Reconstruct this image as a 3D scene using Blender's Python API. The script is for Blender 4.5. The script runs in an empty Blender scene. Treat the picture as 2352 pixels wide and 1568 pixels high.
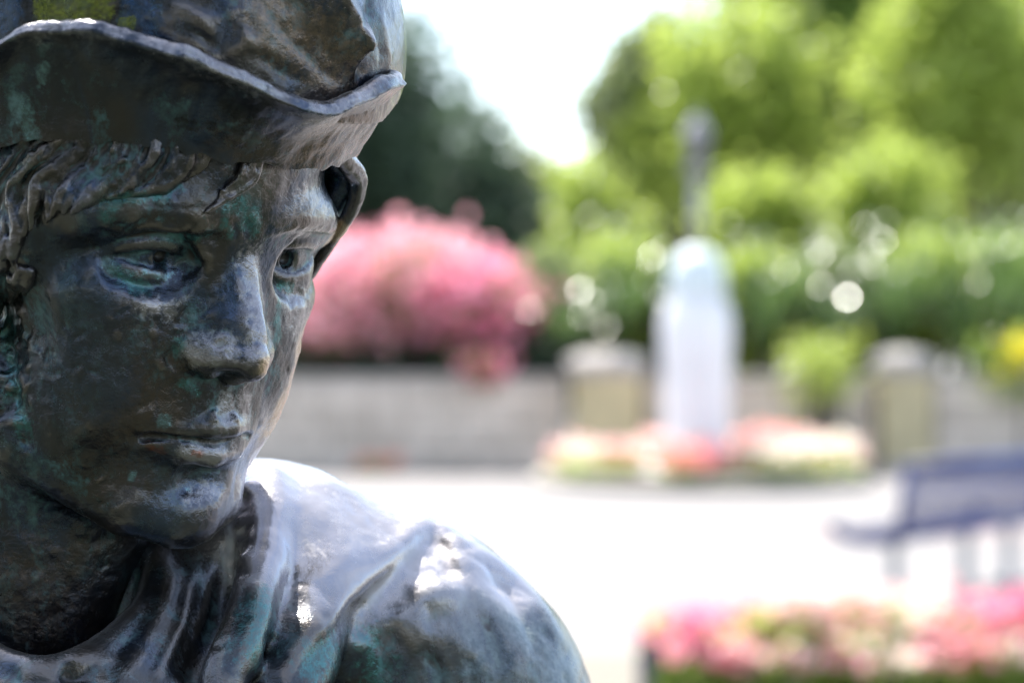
import bpy, bmesh, math, random
import numpy as np
from mathutils import Vector, Matrix

S = bpy.context.scene
COL = S.collection
R_ = math.radians

# ------------------------------------------------------------------ camera
CAM = np.array([0.0, 0.0, 1.64])
LENS, FW = 85.0, 2352.0
FPX = FW * LENS / 36.0                      # focal length in picture units (2352 wide)
cd = bpy.data.cameras.new('camera')
cam = bpy.data.objects.new('camera', cd)
COL.objects.link(cam)
cam.location = CAM
cam.rotation_euler = (R_(90), 0, 0)
cd.lens = LENS
cd.sensor_width = 36
cd.clip_start = 0.05
cd.clip_end = 3000
cd.dof.use_dof = True
cd.dof.focus_distance = 0.945
cd.dof.aperture_fstop = 6.7
S.camera = cam

# ------------------------------------------------------------------ sky, sun, exposure
SUN_EL, SUN_AZ = R_(56), R_(-22)              # azimuth measured from +Y towards +X
W = bpy.data.worlds.new('World')
S.world = W
W.use_nodes = True
nt = W.node_tree
nt.nodes.clear()
wo = nt.nodes.new('ShaderNodeOutputWorld')
bg = nt.nodes.new('ShaderNodeBackground')
sky = nt.nodes.new('ShaderNodeTexSky')
sky.sky_type = 'NISHITA'
sky.sun_disc = False
sky.sun_elevation = SUN_EL
sky.sun_rotation = SUN_AZ
sky.air_density = 1.0
sky.dust_density = 1.0
bg.inputs['Strength'].default_value = 0.145
# thin bright cloud over much of the sky
_tc = nt.nodes.new('ShaderNodeTexCoord')
_mp = nt.nodes.new('ShaderNodeMapping'); _mp.inputs['Scale'].default_value = (1.0, 1.0, 2.2)
_cn = nt.nodes.new('ShaderNodeTexNoise'); _cn.inputs['Scale'].default_value = 2.6; _cn.inputs['Detail'].default_value = 6; _cn.inputs['Roughness'].default_value = .55
_cr = nt.nodes.new('ShaderNodeMapRange'); _cr.interpolation_type = 'SMOOTHSTEP'
for _i, _v in ((1, .36), (2, .62), (3, .10), (4, .72)): _cr.inputs[_i].default_value = _v
_cm = nt.nodes.new('ShaderNodeMix'); _cm.data_type = 'RGBA'; _cm.inputs[7].default_value = (2.7, 2.78, 2.95, 1)
nt.links.new(_tc.outputs['Generated'], _mp.inputs['Vector']); nt.links.new(_mp.outputs[0], _cn.inputs['Vector'])
nt.links.new(_cn.outputs['Fac'], _cr.inputs[0]); nt.links.new(_cr.outputs[0], _cm.inputs[0])
nt.links.new(sky.outputs[0], _cm.inputs[6]); nt.links.new(_cm.outputs[2], bg.inputs['Color'])
nt.links.new(bg.outputs[0], wo.inputs['Surface'])
sd = bpy.data.lights.new('sun', 'SUN')
sd.energy = 4.0
sd.angle = R_(0.53)
sd.color = (1.0, 0.95, 0.87)
sun = bpy.data.objects.new('sun', sd)
COL.objects.link(sun)
tos = Vector((math.sin(SUN_AZ) * math.cos(SUN_EL), math.cos(SUN_AZ) * math.cos(SUN_EL), math.sin(SUN_EL)))
sun.rotation_euler = tos.to_track_quat('Z', 'Y').to_euler()
sun.location = (6, 10, 20)

S.view_settings.view_transform = 'Standard'
S.view_settings.look = 'None'
S.view_settings.exposure = 1.8
S.view_settings.gamma = 1.0
S.view_settings.use_curve_mapping = False
S.render.engine = 'CYCLES'
S.cycles.use_denoising = True
S.cycles.max_bounces = 8
S.cycles.sample_clamp_indirect = 6.0
S.cycles.filter_width = 1.3
# ------------------------------------------------------------------ a small clay engine: signed distance grids in millimetres
def smin(a, b, k):
    if k <= 0:
        return np.minimum(a, b)
    h = np.clip(0.5 + 0.5 * (b - a) / k, 0, 1)
    return b + (a - b) * h - k * h * (1 - h)

def A3(p):
    return np.asarray(p, np.float32)

class Clay:
    def __init__(s, lo, hi, h, M, T):
        """M, T take local millimetres to world metres: world = T + M @ p / 1000"""
        s.lo = A3(lo); s.h = h
        s.n = np.ceil((A3(hi) - s.lo) / h).astype(int) + 1
        s.d = np.full(s.n, 60.0, np.float32)
        s.ax = [(s.lo[i] + h * np.arange(s.n[i])).astype(np.float32) for i in range(3)]
        s.M = np.asarray(M, float); s.T = np.asarray(T, float)
    def box(s, lo, hi):
        a = np.clip(np.floor((A3(lo) - s.lo) / s.h).astype(int), 0, s.n)
        b = np.clip(np.ceil((A3(hi) - s.lo) / s.h).astype(int) + 1, 0, s.n)
        if np.any(b <= a):
            return None, None
        sl = tuple(slice(a[i], b[i]) for i in range(3))
        X = s.ax[0][sl[0]][:, None, None]; Y = s.ax[1][sl[1]][None, :, None]; Z = s.ax[2][sl[2]][None, None, :]
        return sl, (X, Y, Z)
    def mix(s, sl, v, k, sub):
        if sub:
            s.d[sl] = -smin(-s.d[sl], v, k)
        else:
            s.d[sl] = smin(s.d[sl], v, k)
    def ell(s, c, r, k=0.0, rot=None, sub=False):
        c = A3(c); r = A3(r)
        m = (float(r.max()) if rot is not None else r) + k + 3 * s.h
        sl, g = s.box(c - m, c + m)
        if sl is None: return
        P = [g[i] - c[i] for i in range(3)]
        if rot is not None:
            Q = np.asarray(rot, np.float32).T
            P = [Q[i, 0] * P[0] + Q[i, 1] * P[1] + Q[i, 2] * P[2] for i in range(3)]
        k0 = np.sqrt((P[0] / r[0]) ** 2 + (P[1] / r[1]) ** 2 + (P[2] / r[2]) ** 2)
        k1 = np.sqrt((P[0] / r[0] ** 2) ** 2 + (P[1] / r[1] ** 2) ** 2 + (P[2] / r[2] ** 2) ** 2) + 1e-6
        s.mix(sl, k0 * (k0 - 1) / k1, k, sub)
    def _chain(s, pts, rad, m):
        pts = A3(pts); rad = np.broadcast_to(np.asarray(rad, np.float32), (len(pts),))
        mm = float(m)
        sl, g = s.box(pts.min(0) - mm, pts.max(0) + mm)
        if sl is None: return None, None, None
        best = None; par = None
        L = np.r_[0, np.cumsum(np.linalg.norm(np.diff(pts, axis=0), axis=1))]
        L = L / max(L[-1], 1e-6)
        for i in range(len(pts) - 1):
            a = pts[i]; b = pts[i + 1]; ab = b - a; q = float(ab @ ab) + 1e-9
            t = np.clip(((g[0] - a[0]) * ab[0] + (g[1] - a[1]) * ab[1] + (g[2] - a[2]) * ab[2]) / q, 0, 1)
            dd = np.sqrt((g[0] - a[0] - t * ab[0]) ** 2 + (g[1] - a[1] - t * ab[1]) ** 2 + (g[2] - a[2] - t * ab[2]) ** 2)
            v = dd - (rad[i] + (rad[i + 1] - rad[i]) * t)
            u = L[i] + (L[i + 1] - L[i]) * t
            if best is None:
                best, par = v, u
            else:
                w = v < best
                best = np.where(w, v, best); par = np.where(w, u, par)
        return sl, best, par
    def chain(s, pts, rad, k=0.0, sub=False):
        r = float(np.max(rad))
        sl, v, u = s._chain(pts, rad, r + k + 3 * s.h)
        if sl is not None: s.mix(sl, v, k, sub)
    def stroke(s, pts, w, h, taper=0.25):
        """raise (h > 0) or press (h < 0) the surface along a line, w wide"""
        pts = A3(pts)
        sl, v, u = s._chain(pts, 0.0, 2.6 * w)
        if sl is None: return
        e = np.clip(np.minimum(u, 1 - u) / taper, 0, 1) if taper > 0 else 1.0
        e = e * (2 - e) if taper > 0 else 1.0
        s.d[sl] -= h * e * np.exp(-(v / w) ** 2)
    def cut(s, pts, w, h, taper=0.25):
        """a crease with a sharp bottom"""
        pts = A3(pts)
        sl, v, u = s._chain(pts, 0.0, 3.2 * w)
        if sl is None: return
        e = np.clip(np.minimum(u, 1 - u) / taper, 0, 1) if taper > 0 else 1.0
        s.d[sl] += h * e * np.exp(-(v / w))
    def dab(s, c, r, h):
        c = A3(c); r = np.broadcast_to(A3(r), (3,))
        sl, g = s.box(c - 2.6 * r, c + 2.6 * r)
        if sl is None: return
        q = ((g[0] - c[0]) / r[0]) ** 2 + ((g[1] - c[1]) / r[1]) ** 2 + ((g[2] - c[2]) / r[2]) ** 2
        s.d[sl] -= h * np.exp(-q)
    def wedge(s, planes, c, r, k):
        """a block bounded by planes (point, outward normal), inside a ball"""
        c = A3(c); sl, g = s.box(c - r, c + r)
        if sl is None: return
        v = np.sqrt((g[0] - c[0]) ** 2 + (g[1] - c[1]) ** 2 + (g[2] - c[2]) ** 2) - (r - 3 * s.h)
        for p, n in planes:
            n = A3(n) / np.linalg.norm(n)
            v = np.maximum(v, (g[0] - p[0]) * n[0] + (g[1] - p[1]) * n[1] + (g[2] - p[2]) * n[2])
        s.mix(sl, v, k, False)
    def soften(s, c, r, it=4):
        """smooth the clay round a point, fading out at r"""
        c = A3(c); sl, g = s.box(c - r, c + r)
        if sl is None: return
        w = np.clip(1 - np.sqrt((g[0] - c[0]) ** 2 + (g[1] - c[1]) ** 2 + (g[2] - c[2]) ** 2) / r, 0, 1) ** .7
        v = s.d[sl].copy()
        for _ in range(it):
            a = v.copy()
            for ax in range(3):
                p = np.pad(a, [(1, 1) if k == ax else (0, 0) for k in range(3)], mode='edge')
                i0 = [slice(None)] * 3; i1 = list(i0); i0[ax] = slice(0, -2); i1[ax] = slice(2, None)
                a = .5 * a + .25 * (p[tuple(i0)] + p[tuple(i1)])
            v = v + (a - v) * w
        s.d[sl] = v
    # --- sampling
    def val(s, p, d=None):
        d = s.d if d is None else d
        q = (A3(p) - s.lo) / s.h
        q = np.clip(q, 0, s.n - 1.001)
        i = q.astype(int); f = q - i
        o = 0
        for a in (0, 1):
            for b in (0, 1):
                for c in (0, 1):
                    w = (f[..., 0] if a else 1 - f[..., 0]) * (f[..., 1] if b else 1 - f[..., 1]) * (f[..., 2] if c else 1 - f[..., 2])
                    o = o + w * d[i[..., 0] + a, i[..., 1] + b, i[..., 2] + c]
        return o
    def grad(s, p):
        p = A3(p); e = s.h
        g = np.stack([s.val(p + e * A3(v)) - s.val(p - e * A3(v)) for v in ((1, 0, 0), (0, 1, 0), (0, 0, 1))], -1)
        return g / (np.linalg.norm(g, axis=-1, keepdims=True) + 1e-9)
    def to_local(s, w):
        return (np.asarray(w) - s.T) @ s.M * 1000.0
    def see(s, uv, lift=0.0, t0=700, t1=1350):
        """where the sight lines through picture points uv meet the clay"""
        uv = np.asarray(uv, float)
        dw = np.stack([(uv[:, 0] - 1176) / FPX, np.ones(len(uv)), -(uv[:, 1] - 784) / FPX], -1)
        dl = dw @ s.M
        o = s.to_local(CAM)
        t = np.arange(t0, t1, 0.8)
        P = o + t[None, :, None] * dl[:, None, :]
        inside = np.all((P > s.lo) & (P < s.lo + s.h * (s.n - 1)), -1)
        V = np.where(inside, s.val(P), 50.0)
        hit = V < 0
        k = np.where(hit.any(1), hit.argmax(1), V.argmin(1))
        Q = P[np.arange(len(uv)), k]
        if lift:
            Q = Q + lift * s.grad(Q)
        return Q
    def dense(s, uv, n=4, lift=0.0):
        uv = spline(np.asarray(uv, float), n)
        return s.see(uv, lift)
    # --- surface nets
    def mesh(s):
        d = s.d; h = s.h
        for ax in range(3):                                  # close the clay where it meets the edge of its block
            for e in (0, -1):
                i = [slice(None)] * 3; i[ax] = e; d[tuple(i)] = np.maximum(d[tuple(i)], .3)
        neg = d < 0
        c = [neg[a:d.shape[0] - 1 + a, b:d.shape[1] - 1 + b, e:d.shape[2] - 1 + e] for a in (0, 1) for b in (0, 1) for e in (0, 1)]
        s_all = c[0].copy(); s_any = c[0].copy()
        for q in c[1:]:
            s_all &= q; s_any |= q
        act = s_any & ~s_all
        I = np.argwhere(act)
        idx = np.full(act.shape, -1, np.int32); idx[act] = np.arange(len(I))
        corner = np.array([(a, b, e) for a in (0, 1) for b in (0, 1) for e in (0, 1)])
        D = np.stack([d[I[:, 0] + q[0], I[:, 1] + q[1], I[:, 2] + q[2]] for q in corner], 1)
        acc = np.zeros((len(I), 3), np.float32); cnt = np.zeros(len(I), np.float32)
        for i in range(8):
            for j in range(i + 1, 8):
                if np.abs(corner[i] - corner[j]).sum() != 1: continue
                x = (D[:, i] < 0) != (D[:, j] < 0)
                t = D[:, i] / np.where(x, D[:, i] - D[:, j], 1)
                p = corner[i] + t[:, None] * (corner[j] - corner[i])
                acc += np.where(x[:, None], p, 0); cnt += x
        V = s.lo + h * (I + acc / cnt[:, None])
        F = []
        nx, ny, nz = d.shape
        for ax in range(3):
            o1, o2 = [(1, 2), (2, 0), (0, 1)][ax]
            a = [slice(1, -1)] * 3; a[ax] = slice(0, d.shape[ax] - 1)
            b = list(a); b[ax] = slice(1, d.shape[ax])
            na = neg[tuple(a)]; nb = neg[tuple(b)]
            E = np.argwhere(na != nb)
            if not len(E): continue
            fl = na[E[:, 0], E[:, 1], E[:, 2]]
            off = np.ones(3, int); off[ax] = 0
            E = E + off
            def cell(p, q):
                C = E.copy(); C[:, o1] -= p; C[:, o2] -= q
                return idx[C[:, 0], C[:, 1], C[:, 2]]
            q = np.stack([cell(1, 1), cell(0, 1), cell(0, 0), cell(1, 0)], 1)
            q[~fl] = q[~fl][:, ::-1]
            F.append(q)
        F = np.concatenate(F)
        F = F[(F >= 0).all(1)]
        return V, F
    def curvature(s, V, r):
        V = A3(V); o = -6 * s.val(V)
        for v in ((1, 0, 0), (0, 1, 0), (0, 0, 1)):
            o = o + s.val(V + r * A3(v)) + s.val(V - r * A3(v))
        return o / r

def spline(p, n=6, closed=False):
    """Catmull-Rom through the points, n steps per span"""
    p = np.asarray(p, float)
    if closed:
        q = np.concatenate([p[-1:], p, p[:2]])
    else:
        q = np.concatenate([2 * p[:1] - p[1:2], p, 2 * p[-1:] - p[-2:-1]])
    out = []
    for i in range(len(q) - 3):
        for t in np.arange(n) / n:
            a, b, c, d = q[i:i + 4]
            out.append(0.5 * ((2 * b) + (c - a) * t + (2 * a - 5 * b + 4 * c - d) * t * t + (3 * b - a - 3 * c + d) * t ** 3))
    if not closed:
        out.append(p[-1])
    return np.array(out)

_rng = np.random.RandomState(5)
_LAT = _rng.rand(64, 64, 64).astype(np.float32) * 2 - 1
def vnoise(p):
    p = np.asarray(p); i = np.floor(p).astype(int); f = p - i
    f = f * f * (3 - 2 * f); i &= 63; j = (i + 1) & 63
    o = 0
    for a in (0, 1):
        for b in (0, 1):
            for c in (0, 1):
                w = (f[:, 0] if a else 1 - f[:, 0]) * (f[:, 1] if b else 1 - f[:, 1]) * (f[:, 2] if c else 1 - f[:, 2])
                o = o + w * _LAT[(j if a else i)[:, 0], (j if b else i)[:, 1], (j if c else i)[:, 2]]
    return o
def fbm(p, scale, oct=3):
    o = 0; a = 1.0; q = np.asarray(p) / scale
    for k in range(oct):
        o = o + a * vnoise(q + 17.3 * k); a *= 0.5; q = q * 2.03
    return o

def link_mesh(name, V, F, mat, parent=None, smooth=True, attrs=None):
    me = bpy.data.meshes.new(name)
    V = np.asarray(V, np.float32); F = np.asarray(F, np.int32)
    me.vertices.add(len(V)); me.vertices.foreach_set('co', V.ravel())
    k = F.shape[1]
    me.loops.add(F.size); me.loops.foreach_set('vertex_index', F.ravel())
    me.polygons.add(len(F)); me.polygons.foreach_set('loop_start', np.arange(0, F.size, k, dtype=np.int32))
    me.polygons.foreach_set('loop_total', np.full(len(F), k, np.int32))
    me.update(calc_edges=True)
    me.validate()
    me.polygons.foreach_set('use_smooth', np.full(len(me.polygons), smooth))
    for n, v in (attrs or {}).items():
        a = me.attributes.new(n, 'FLOAT', 'POINT'); a.data.foreach_set('value', np.asarray(v, np.float32))
    me.materials.append(mat)
    o = bpy.data.objects.new(name, me); COL.objects.link(o)
    if parent is not None: o.parent = parent
    return o

def clay_object(name, g, mat, parent, rough=(0.35, 9.0), fine=(0.12, 2.2)):
    V, F = g.mesh()
    N = g.grad(V)
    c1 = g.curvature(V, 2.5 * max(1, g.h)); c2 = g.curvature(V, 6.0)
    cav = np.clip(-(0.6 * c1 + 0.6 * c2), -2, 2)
    V = V + N * (rough[0] * fbm(V, rough[1], 3) + fine[0] * fbm(V + 91, fine[1], 2))[:, None]
    base = np.array(parent.location) if parent is not None else np.zeros(3)
    Wd = g.T + (V @ g.M.T) / 1000.0 - base
    return link_mesh(name, Wd, F, mat, parent, attrs={'cavity': cav})
# ------------------------------------------------------------------ materials
def mat(name):
    m = bpy.data.materials.new(name); m.use_nodes = True
    return m, m.node_tree, m.node_tree.nodes['Principled BSDF']
class N:
    """a few words for wiring shader nodes"""
    def __init__(s, t): s.t = t
    def node(s, kind, **kw):
        n = s.t.nodes.new(kind)
        for k, v in kw.items(): setattr(n, k, v)
        return n
    def put(s, sock, v):
        if isinstance(v, bpy.types.NodeSocket): s.t.links.new(v, sock)
        elif v is not None: sock.default_value = v
    def noise(s, vec, scale, detail=4, rough=0.55, dist=0.0):
        n = s.node('ShaderNodeTexNoise'); s.put(n.inputs['Vector'], vec)
        n.inputs['Scale'].default_value = scale; n.inputs['Detail'].default_value = detail
        n.inputs['Roughness'].default_value = rough; n.inputs['Distortion'].default_value = dist
        return n.outputs['Fac']
    def math(s, op, a, b=None, c=None, clamp=False):
        n = s.node('ShaderNodeMath', operation=op, use_clamp=clamp)
        for i, v in enumerate((a, b, c)): s.put(n.inputs[i], v)
        return n.outputs[0]
    def ramp(s, v, lo, hi, a=0.0, b=1.0):
        n = s.node('ShaderNodeMapRange', interpolation_type='SMOOTHSTEP')
        s.put(n.inputs[0], v)
        for i, q in zip((1, 2, 3, 4), (lo, hi, a, b)): s.put(n.inputs[i], q)
        return n.outputs[0]
    def mix(s, f, a, b, blend='MIX'):
        n = s.node('ShaderNodeMix', data_type='RGBA', blend_type=blend)
        s.put(n.inputs[0], f)
        s.put(n.inputs[6], a if isinstance(a, bpy.types.NodeSocket) else (*a, 1)); s.put(n.inputs[7], b if isinstance(b, bpy.types.NodeSocket) else (*b, 1))
        return n.outputs[2]
    def attr(s, name):
        return s.node('ShaderNodeAttribute', attribute_name=name).outputs['Fac']
    def bump(s, h, strength, dist, normal=None):
        n = s.node('ShaderNodeBump'); s.put(n.inputs['Height'], h)
        n.inputs['Strength'].default_value = strength; n.inputs['Distance'].default_value = dist
        if normal is not None: s.put(n.inputs['Normal'], normal)
        return n.outputs[0]

bronze, _t, _b = mat('weathered_bronze')
q = N(_t)
oc = q.node('ShaderNodeTexCoord').outputs['Object']
mp = q.node('ShaderNodeMapping'); q.put(mp.inputs['Vector'], oc); mp.inputs['Scale'].default_value = (1.0, 1.0, 0.45)
dn = mp.outputs[0]
big = q.noise(oc, 18, 4, .6, .4); big2 = q.noise(dn, 27, 4, .6, .6)
mid = q.noise(dn, 75, 5, .65, .5); fine = q.noise(oc, 330, 4, .7); speck = q.noise(oc, 620, 3, .6)
cavity = q.attr('cavity')
col = q.mix(q.ramp(big, .40, .64), (.022, .028, .040), (.050, .044, .040))
col = q.mix(q.ramp(big2, .45, .64), col, (.028, .046, .084))
col = q.mix(q.math('MULTIPLY', q.ramp(q.math('ADD', mid, q.math('MULTIPLY', q.math('SUBTRACT', fine, .5), .5)), .49, .70), .8), col, (.050, .098, .112))
gr = q.math('ADD', q.math('MULTIPLY', q.math('SUBTRACT', mid, .5), 1.5), q.math('MULTIPLY', cavity, .40))
gr = q.math('ADD', gr, q.math('MULTIPLY', q.math('SUBTRACT', fine, .5), 1.3))
gr = q.math('ADD', gr, q.math('MULTIPLY', q.math('SUBTRACT', big2, .5), 1.1))
sm = q.node('ShaderNodeMapping'); q.put(sm.inputs['Vector'], oc); sm.inputs['Scale'].default_value = (1.0, 1.0, 0.10)
runs = q.noise(sm.outputs[0], 95, 4, .6, .2)
gr = q.math('ADD', gr, q.math('MULTIPLY', q.math('SUBTRACT', q.ramp(runs, .50, .72), .25), .38))
col = q.mix(q.math('MULTIPLY', q.ramp(gr, .10, .62), .75), col, (.055, .148, .158))
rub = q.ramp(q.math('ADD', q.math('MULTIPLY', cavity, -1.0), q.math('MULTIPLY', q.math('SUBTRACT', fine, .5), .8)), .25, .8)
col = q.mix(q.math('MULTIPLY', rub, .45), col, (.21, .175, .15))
col = q.mix(q.math('MULTIPLY', q.ramp(speck, .62, .74), .55), col, (.10, .15, .15))
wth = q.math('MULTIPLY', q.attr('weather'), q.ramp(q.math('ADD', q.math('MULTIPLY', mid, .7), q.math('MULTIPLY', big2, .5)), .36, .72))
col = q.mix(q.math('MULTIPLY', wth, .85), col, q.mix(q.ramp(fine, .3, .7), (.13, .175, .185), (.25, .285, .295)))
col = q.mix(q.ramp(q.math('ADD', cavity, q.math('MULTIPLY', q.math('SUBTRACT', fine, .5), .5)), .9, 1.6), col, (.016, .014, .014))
edge_n = q.math('ADD', q.math('MULTIPLY', q.math('SUBTRACT', q.noise(oc, 230, 5, .75), .5), 2.2), q.math('MULTIPLY', q.math('SUBTRACT', mid, .5), 1.2))
wear = q.ramp(q.noise(oc, 420, 3, .7), .35, .65, .35, 1.0)
def stain(a, colr, base, amount=1.0, lo=.30, hi=.85):
    f = q.math('MULTIPLY', q.ramp(q.math('ADD', q.attr(a), q.math('MULTIPLY', edge_n, q.ramp(q.attr(a), .0, .25))), lo, hi), wear)
    return q.mix(q.math('MULTIPLY', f, amount), base, colr)
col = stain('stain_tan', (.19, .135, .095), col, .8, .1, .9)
col = stain('stain_brown', (.100, .064, .040), col, .5, .1, .9)
col = stain('stain_bluish', (.04, .066, .105), col, .7, .1, .9)
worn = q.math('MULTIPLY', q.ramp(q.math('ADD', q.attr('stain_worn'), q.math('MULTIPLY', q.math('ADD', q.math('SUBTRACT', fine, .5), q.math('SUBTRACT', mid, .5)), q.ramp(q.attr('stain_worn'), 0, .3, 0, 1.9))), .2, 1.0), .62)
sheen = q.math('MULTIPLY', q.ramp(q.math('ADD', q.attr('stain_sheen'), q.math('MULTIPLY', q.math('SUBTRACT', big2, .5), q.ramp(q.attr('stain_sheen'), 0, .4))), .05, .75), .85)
col = q.mix(sheen, col, q.mix(mid, (.38, .36, .38), (.54, .51, .53)))  # pale tint paints the sky's reflection on the shoulder
col = q.mix(worn, col, (.36, .34, .35))  # rubbed metal and painted sky highlights share this pale tone
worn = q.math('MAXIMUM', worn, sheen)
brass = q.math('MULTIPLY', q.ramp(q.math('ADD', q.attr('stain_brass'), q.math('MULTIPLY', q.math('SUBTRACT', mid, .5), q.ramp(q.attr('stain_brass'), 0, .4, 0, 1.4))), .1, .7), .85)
col = q.mix(brass, col, (.50, .38, .26))  # warm tone paints light thrown up by the paving
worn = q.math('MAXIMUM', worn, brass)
col = stain('stain_verdigris', (.05, .18, .185), col, .85)
col = stain('stain_dark', (.006, .007, .010), col, .9, .35, .6)
col = stain('stain_blue', (.03, .075, .17), col, .8)
col = stain('stain_pale', (.14, .26, .29), col, .9)
col = stain('stain_yellow', (.17, .20, .022), col, 1.0, .35, .6)
col = stain('stain_copper', (.20, .060, .022), col, .8)
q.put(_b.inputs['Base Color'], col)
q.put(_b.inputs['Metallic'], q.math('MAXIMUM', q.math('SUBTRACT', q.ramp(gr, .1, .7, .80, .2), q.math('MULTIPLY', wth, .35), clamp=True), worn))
q.put(_b.inputs['Roughness'], q.math('ADD', q.math('ADD', q.ramp(gr, -.1, .6, .23, .50), q.math('MULTIPLY', wth, .10)), q.math('MULTIPLY', q.math('SUBTRACT', mid, .5), .30)))
_b.inputs['Coat Weight'].default_value = 0.6
_b.inputs['Coat Roughness'].default_value = 0.27
calm = q.math('SUBTRACT', 1.0, q.math('MULTIPLY', sheen, .85))
bn = q.bump(q.math('MULTIPLY', q.noise(dn, 120, 5, .6, .3), calm), .22, .0010)
bn = q.bump(q.math('MULTIPLY', q.math('MULTIPLY', fine, q.ramp(speck, .3, .6)), calm), .4, .0006, bn)
q.put(_b.inputs['Normal'], bn)
# ------------------------------------------------------------------ the square behind the statue
def at(u, v, d):
    """the point seen at (u, v), d metres away"""
    return Vector(((u - 1176) / FPX * d, d, 1.64 - (v - 784) / FPX * d))
def xat(u, d): return (u - 1176) / FPX * d
def zat(v, d): return 1.64 - (v - 784) / FPX * d

def tag(o, label=None, cat=None, group=None, kind=None):
    for k, v in (('label', label), ('category', cat), ('group', group), ('kind', kind)):
        if v: o[k] = v
    return o
def empty(name, loc, rz=0.0):
    o = bpy.data.objects.new(name, None); COL.objects.link(o); o.location = loc; o.rotation_euler = (0, 0, rz)
    return o
def plain(name, c, rough=.6, metal=0.0, vary=.25, scale=6.0, bump=0.0, spec=.5):
    m, t, b = mat(name); q = N(t)
    oc = q.node('ShaderNodeTexCoord').outputs['Object']
    n = q.noise(oc, scale, 6, .6)
    q.put(b.inputs['Base Color'], q.mix(q.ramp(n, .3, .7), tuple(x * (1 - vary) for x in c), tuple(min(1, x * (1 + vary)) for x in c)))
    b.inputs['Roughness'].default_value = rough; b.inputs['Metallic'].default_value = metal
    b.inputs['Specular IOR Level'].default_value = spec
    if bump: q.put(b.inputs['Normal'], q.bump(q.noise(oc, scale * 6, 5, .6), .6, bump))
    return m
def leafy(name, a, b2, gloss=.4, trans=.45):
    m, t, b = mat(name); q = N(t)
    geo = q.node('ShaderNodeNewGeometry')
    oc = q.node('ShaderNodeTexCoord').outputs['Object']
    f = q.math('ADD', q.math('MULTIPLY', geo.outputs['Random Per Island'], .6), q.math('MULTIPLY', q.noise(oc, .9, 3), .5))
    c = q.mix(q.ramp(f, .2, .9), a, b2)
    q.put(b.inputs['Base Color'], c); b.inputs['Roughness'].default_value = gloss
    tr = q.node('ShaderNodeBsdfTranslucent'); q.put(tr.inputs[0], q.mix(.5, c, tuple(x * 1.6 for x in b2)))
    mx = q.node('ShaderNodeMixShader'); mx.inputs[0].default_value = trans
    t.links.new(b.outputs[0], mx.inputs[1]); t.links.new(tr.outputs[0], mx.inputs[2])
    t.links.new(mx.outputs[0], t.nodes['Material Output'].inputs['Surface'])
    return m

class MB:
    def __init__(s): s.bm = bmesh.new()
    def box(s, c, size, rz=0.0, bev=0.0, rx=0.0):
        r = bmesh.ops.create_cube(s.bm, size=1.0)
        M = Matrix.Translation(c) @ Matrix.Rotation(rz, 4, 'Z') @ Matrix.Rotation(rx, 4, 'X') @ Matrix.Diagonal((*size, 1))
        bmesh.ops.transform(s.bm, matrix=M, verts=r['verts'])
        if bev:
            e = list({e for v in r['verts'] for e in v.link_edges})
            bmesh.ops.bevel(s.bm, geom=e, offset=bev, segments=2, affect='EDGES')
        return s
    def tube(s, pts, rad, n=10):
        pts = [Vector(p) for p in pts]; rad = rad if hasattr(rad, '__len__') else [rad] * len(pts)
        rings = []
        for i, p in enumerate(pts):
            d = (pts[min(i + 1, len(pts) - 1)] - pts[max(i - 1, 0)]).normalized()
            a = d.orthogonal().normalized() if i == 0 else (a - d * a.dot(d)).normalized()
            b = d.cross(a)
            rings.append([s.bm.verts.new(p + rad[i] * (math.cos(t) * a + math.sin(t) * b)) for t in [2 * math.pi * k / n for k in range(n)]])
        for A, B in zip(rings, rings[1:]):
            for k in range(n): s.bm.faces.new((A[k], A[(k + 1) % n], B[(k + 1) % n], B[k]))
        s.bm.faces.new(rings[0][::-1]); s.bm.faces.new(rings[-1])
        return s
    def lathe(s, prof, c=(0, 0, 0), n=40, sx=1.0, sy=1.0):
        rings = []
        for r, z in prof:
            rings.append([s.bm.verts.new((c[0] + sx * r * math.cos(t), c[1] + sy * r * math.sin(t), c[2] + z)) for t in [2 * math.pi * k / n for k in range(n)]])
        for A, B in zip(rings, rings[1:]):
            for k in range(n): s.bm.faces.new((A[k], A[(k + 1) % n], B[(k + 1) % n], B[k]))
        s.bm.faces.new(rings[0][::-1]); s.bm.faces.new(rings[-1])
        return s
    def build(s, name, m, parent=None, smooth=False):
        me = bpy.data.meshes.new(name)
        bmesh.ops.recalc_face_normals(s.bm, faces=s.bm.faces)
        s.bm.to_mesh(me); s.bm.free()
        me.polygons.foreach_set('use_smooth', [smooth] * len(me.polygons))
        me.materials.append(m)
        o = bpy.data.objects.new(name, me); COL.objects.link(o)
        if parent is not None: o.parent = parent
        return o

RNG = np.random.RandomState(11)
def cards(name, centres, size, m, parent=None, up=0.3, ratio=.55, droop=0.0, curl=.25):
    """many leaf-shaped faces, one per centre"""
    n = len(centres)
    d = RNG.normal(size=(n, 3)); d[:, 2] = d[:, 2] * .7 + up - droop; d /= np.linalg.norm(d, axis=1, keepdims=True)
    e = RNG.normal(size=(n, 3)); e -= d * (e * d).sum(1, keepdims=True); e /= np.linalg.norm(e, axis=1, keepdims=True)
    k = np.cross(d, e)
    L = size * RNG.uniform(.6, 1.4, (n, 1)); Wd = L * ratio
    c = np.asarray(centres)
    V = np.stack([c - d * L * .5, c + e * Wd * .5 + k * L * curl * .3, c + d * L * .5 - k * L * curl * .4, c - e * Wd * .5 + k * L * curl * .3], 1).reshape(-1, 3)
    F = np.arange(4 * n).reshape(-1, 4)
    return link_mesh(name, V, F, m, parent, smooth=False)
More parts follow.
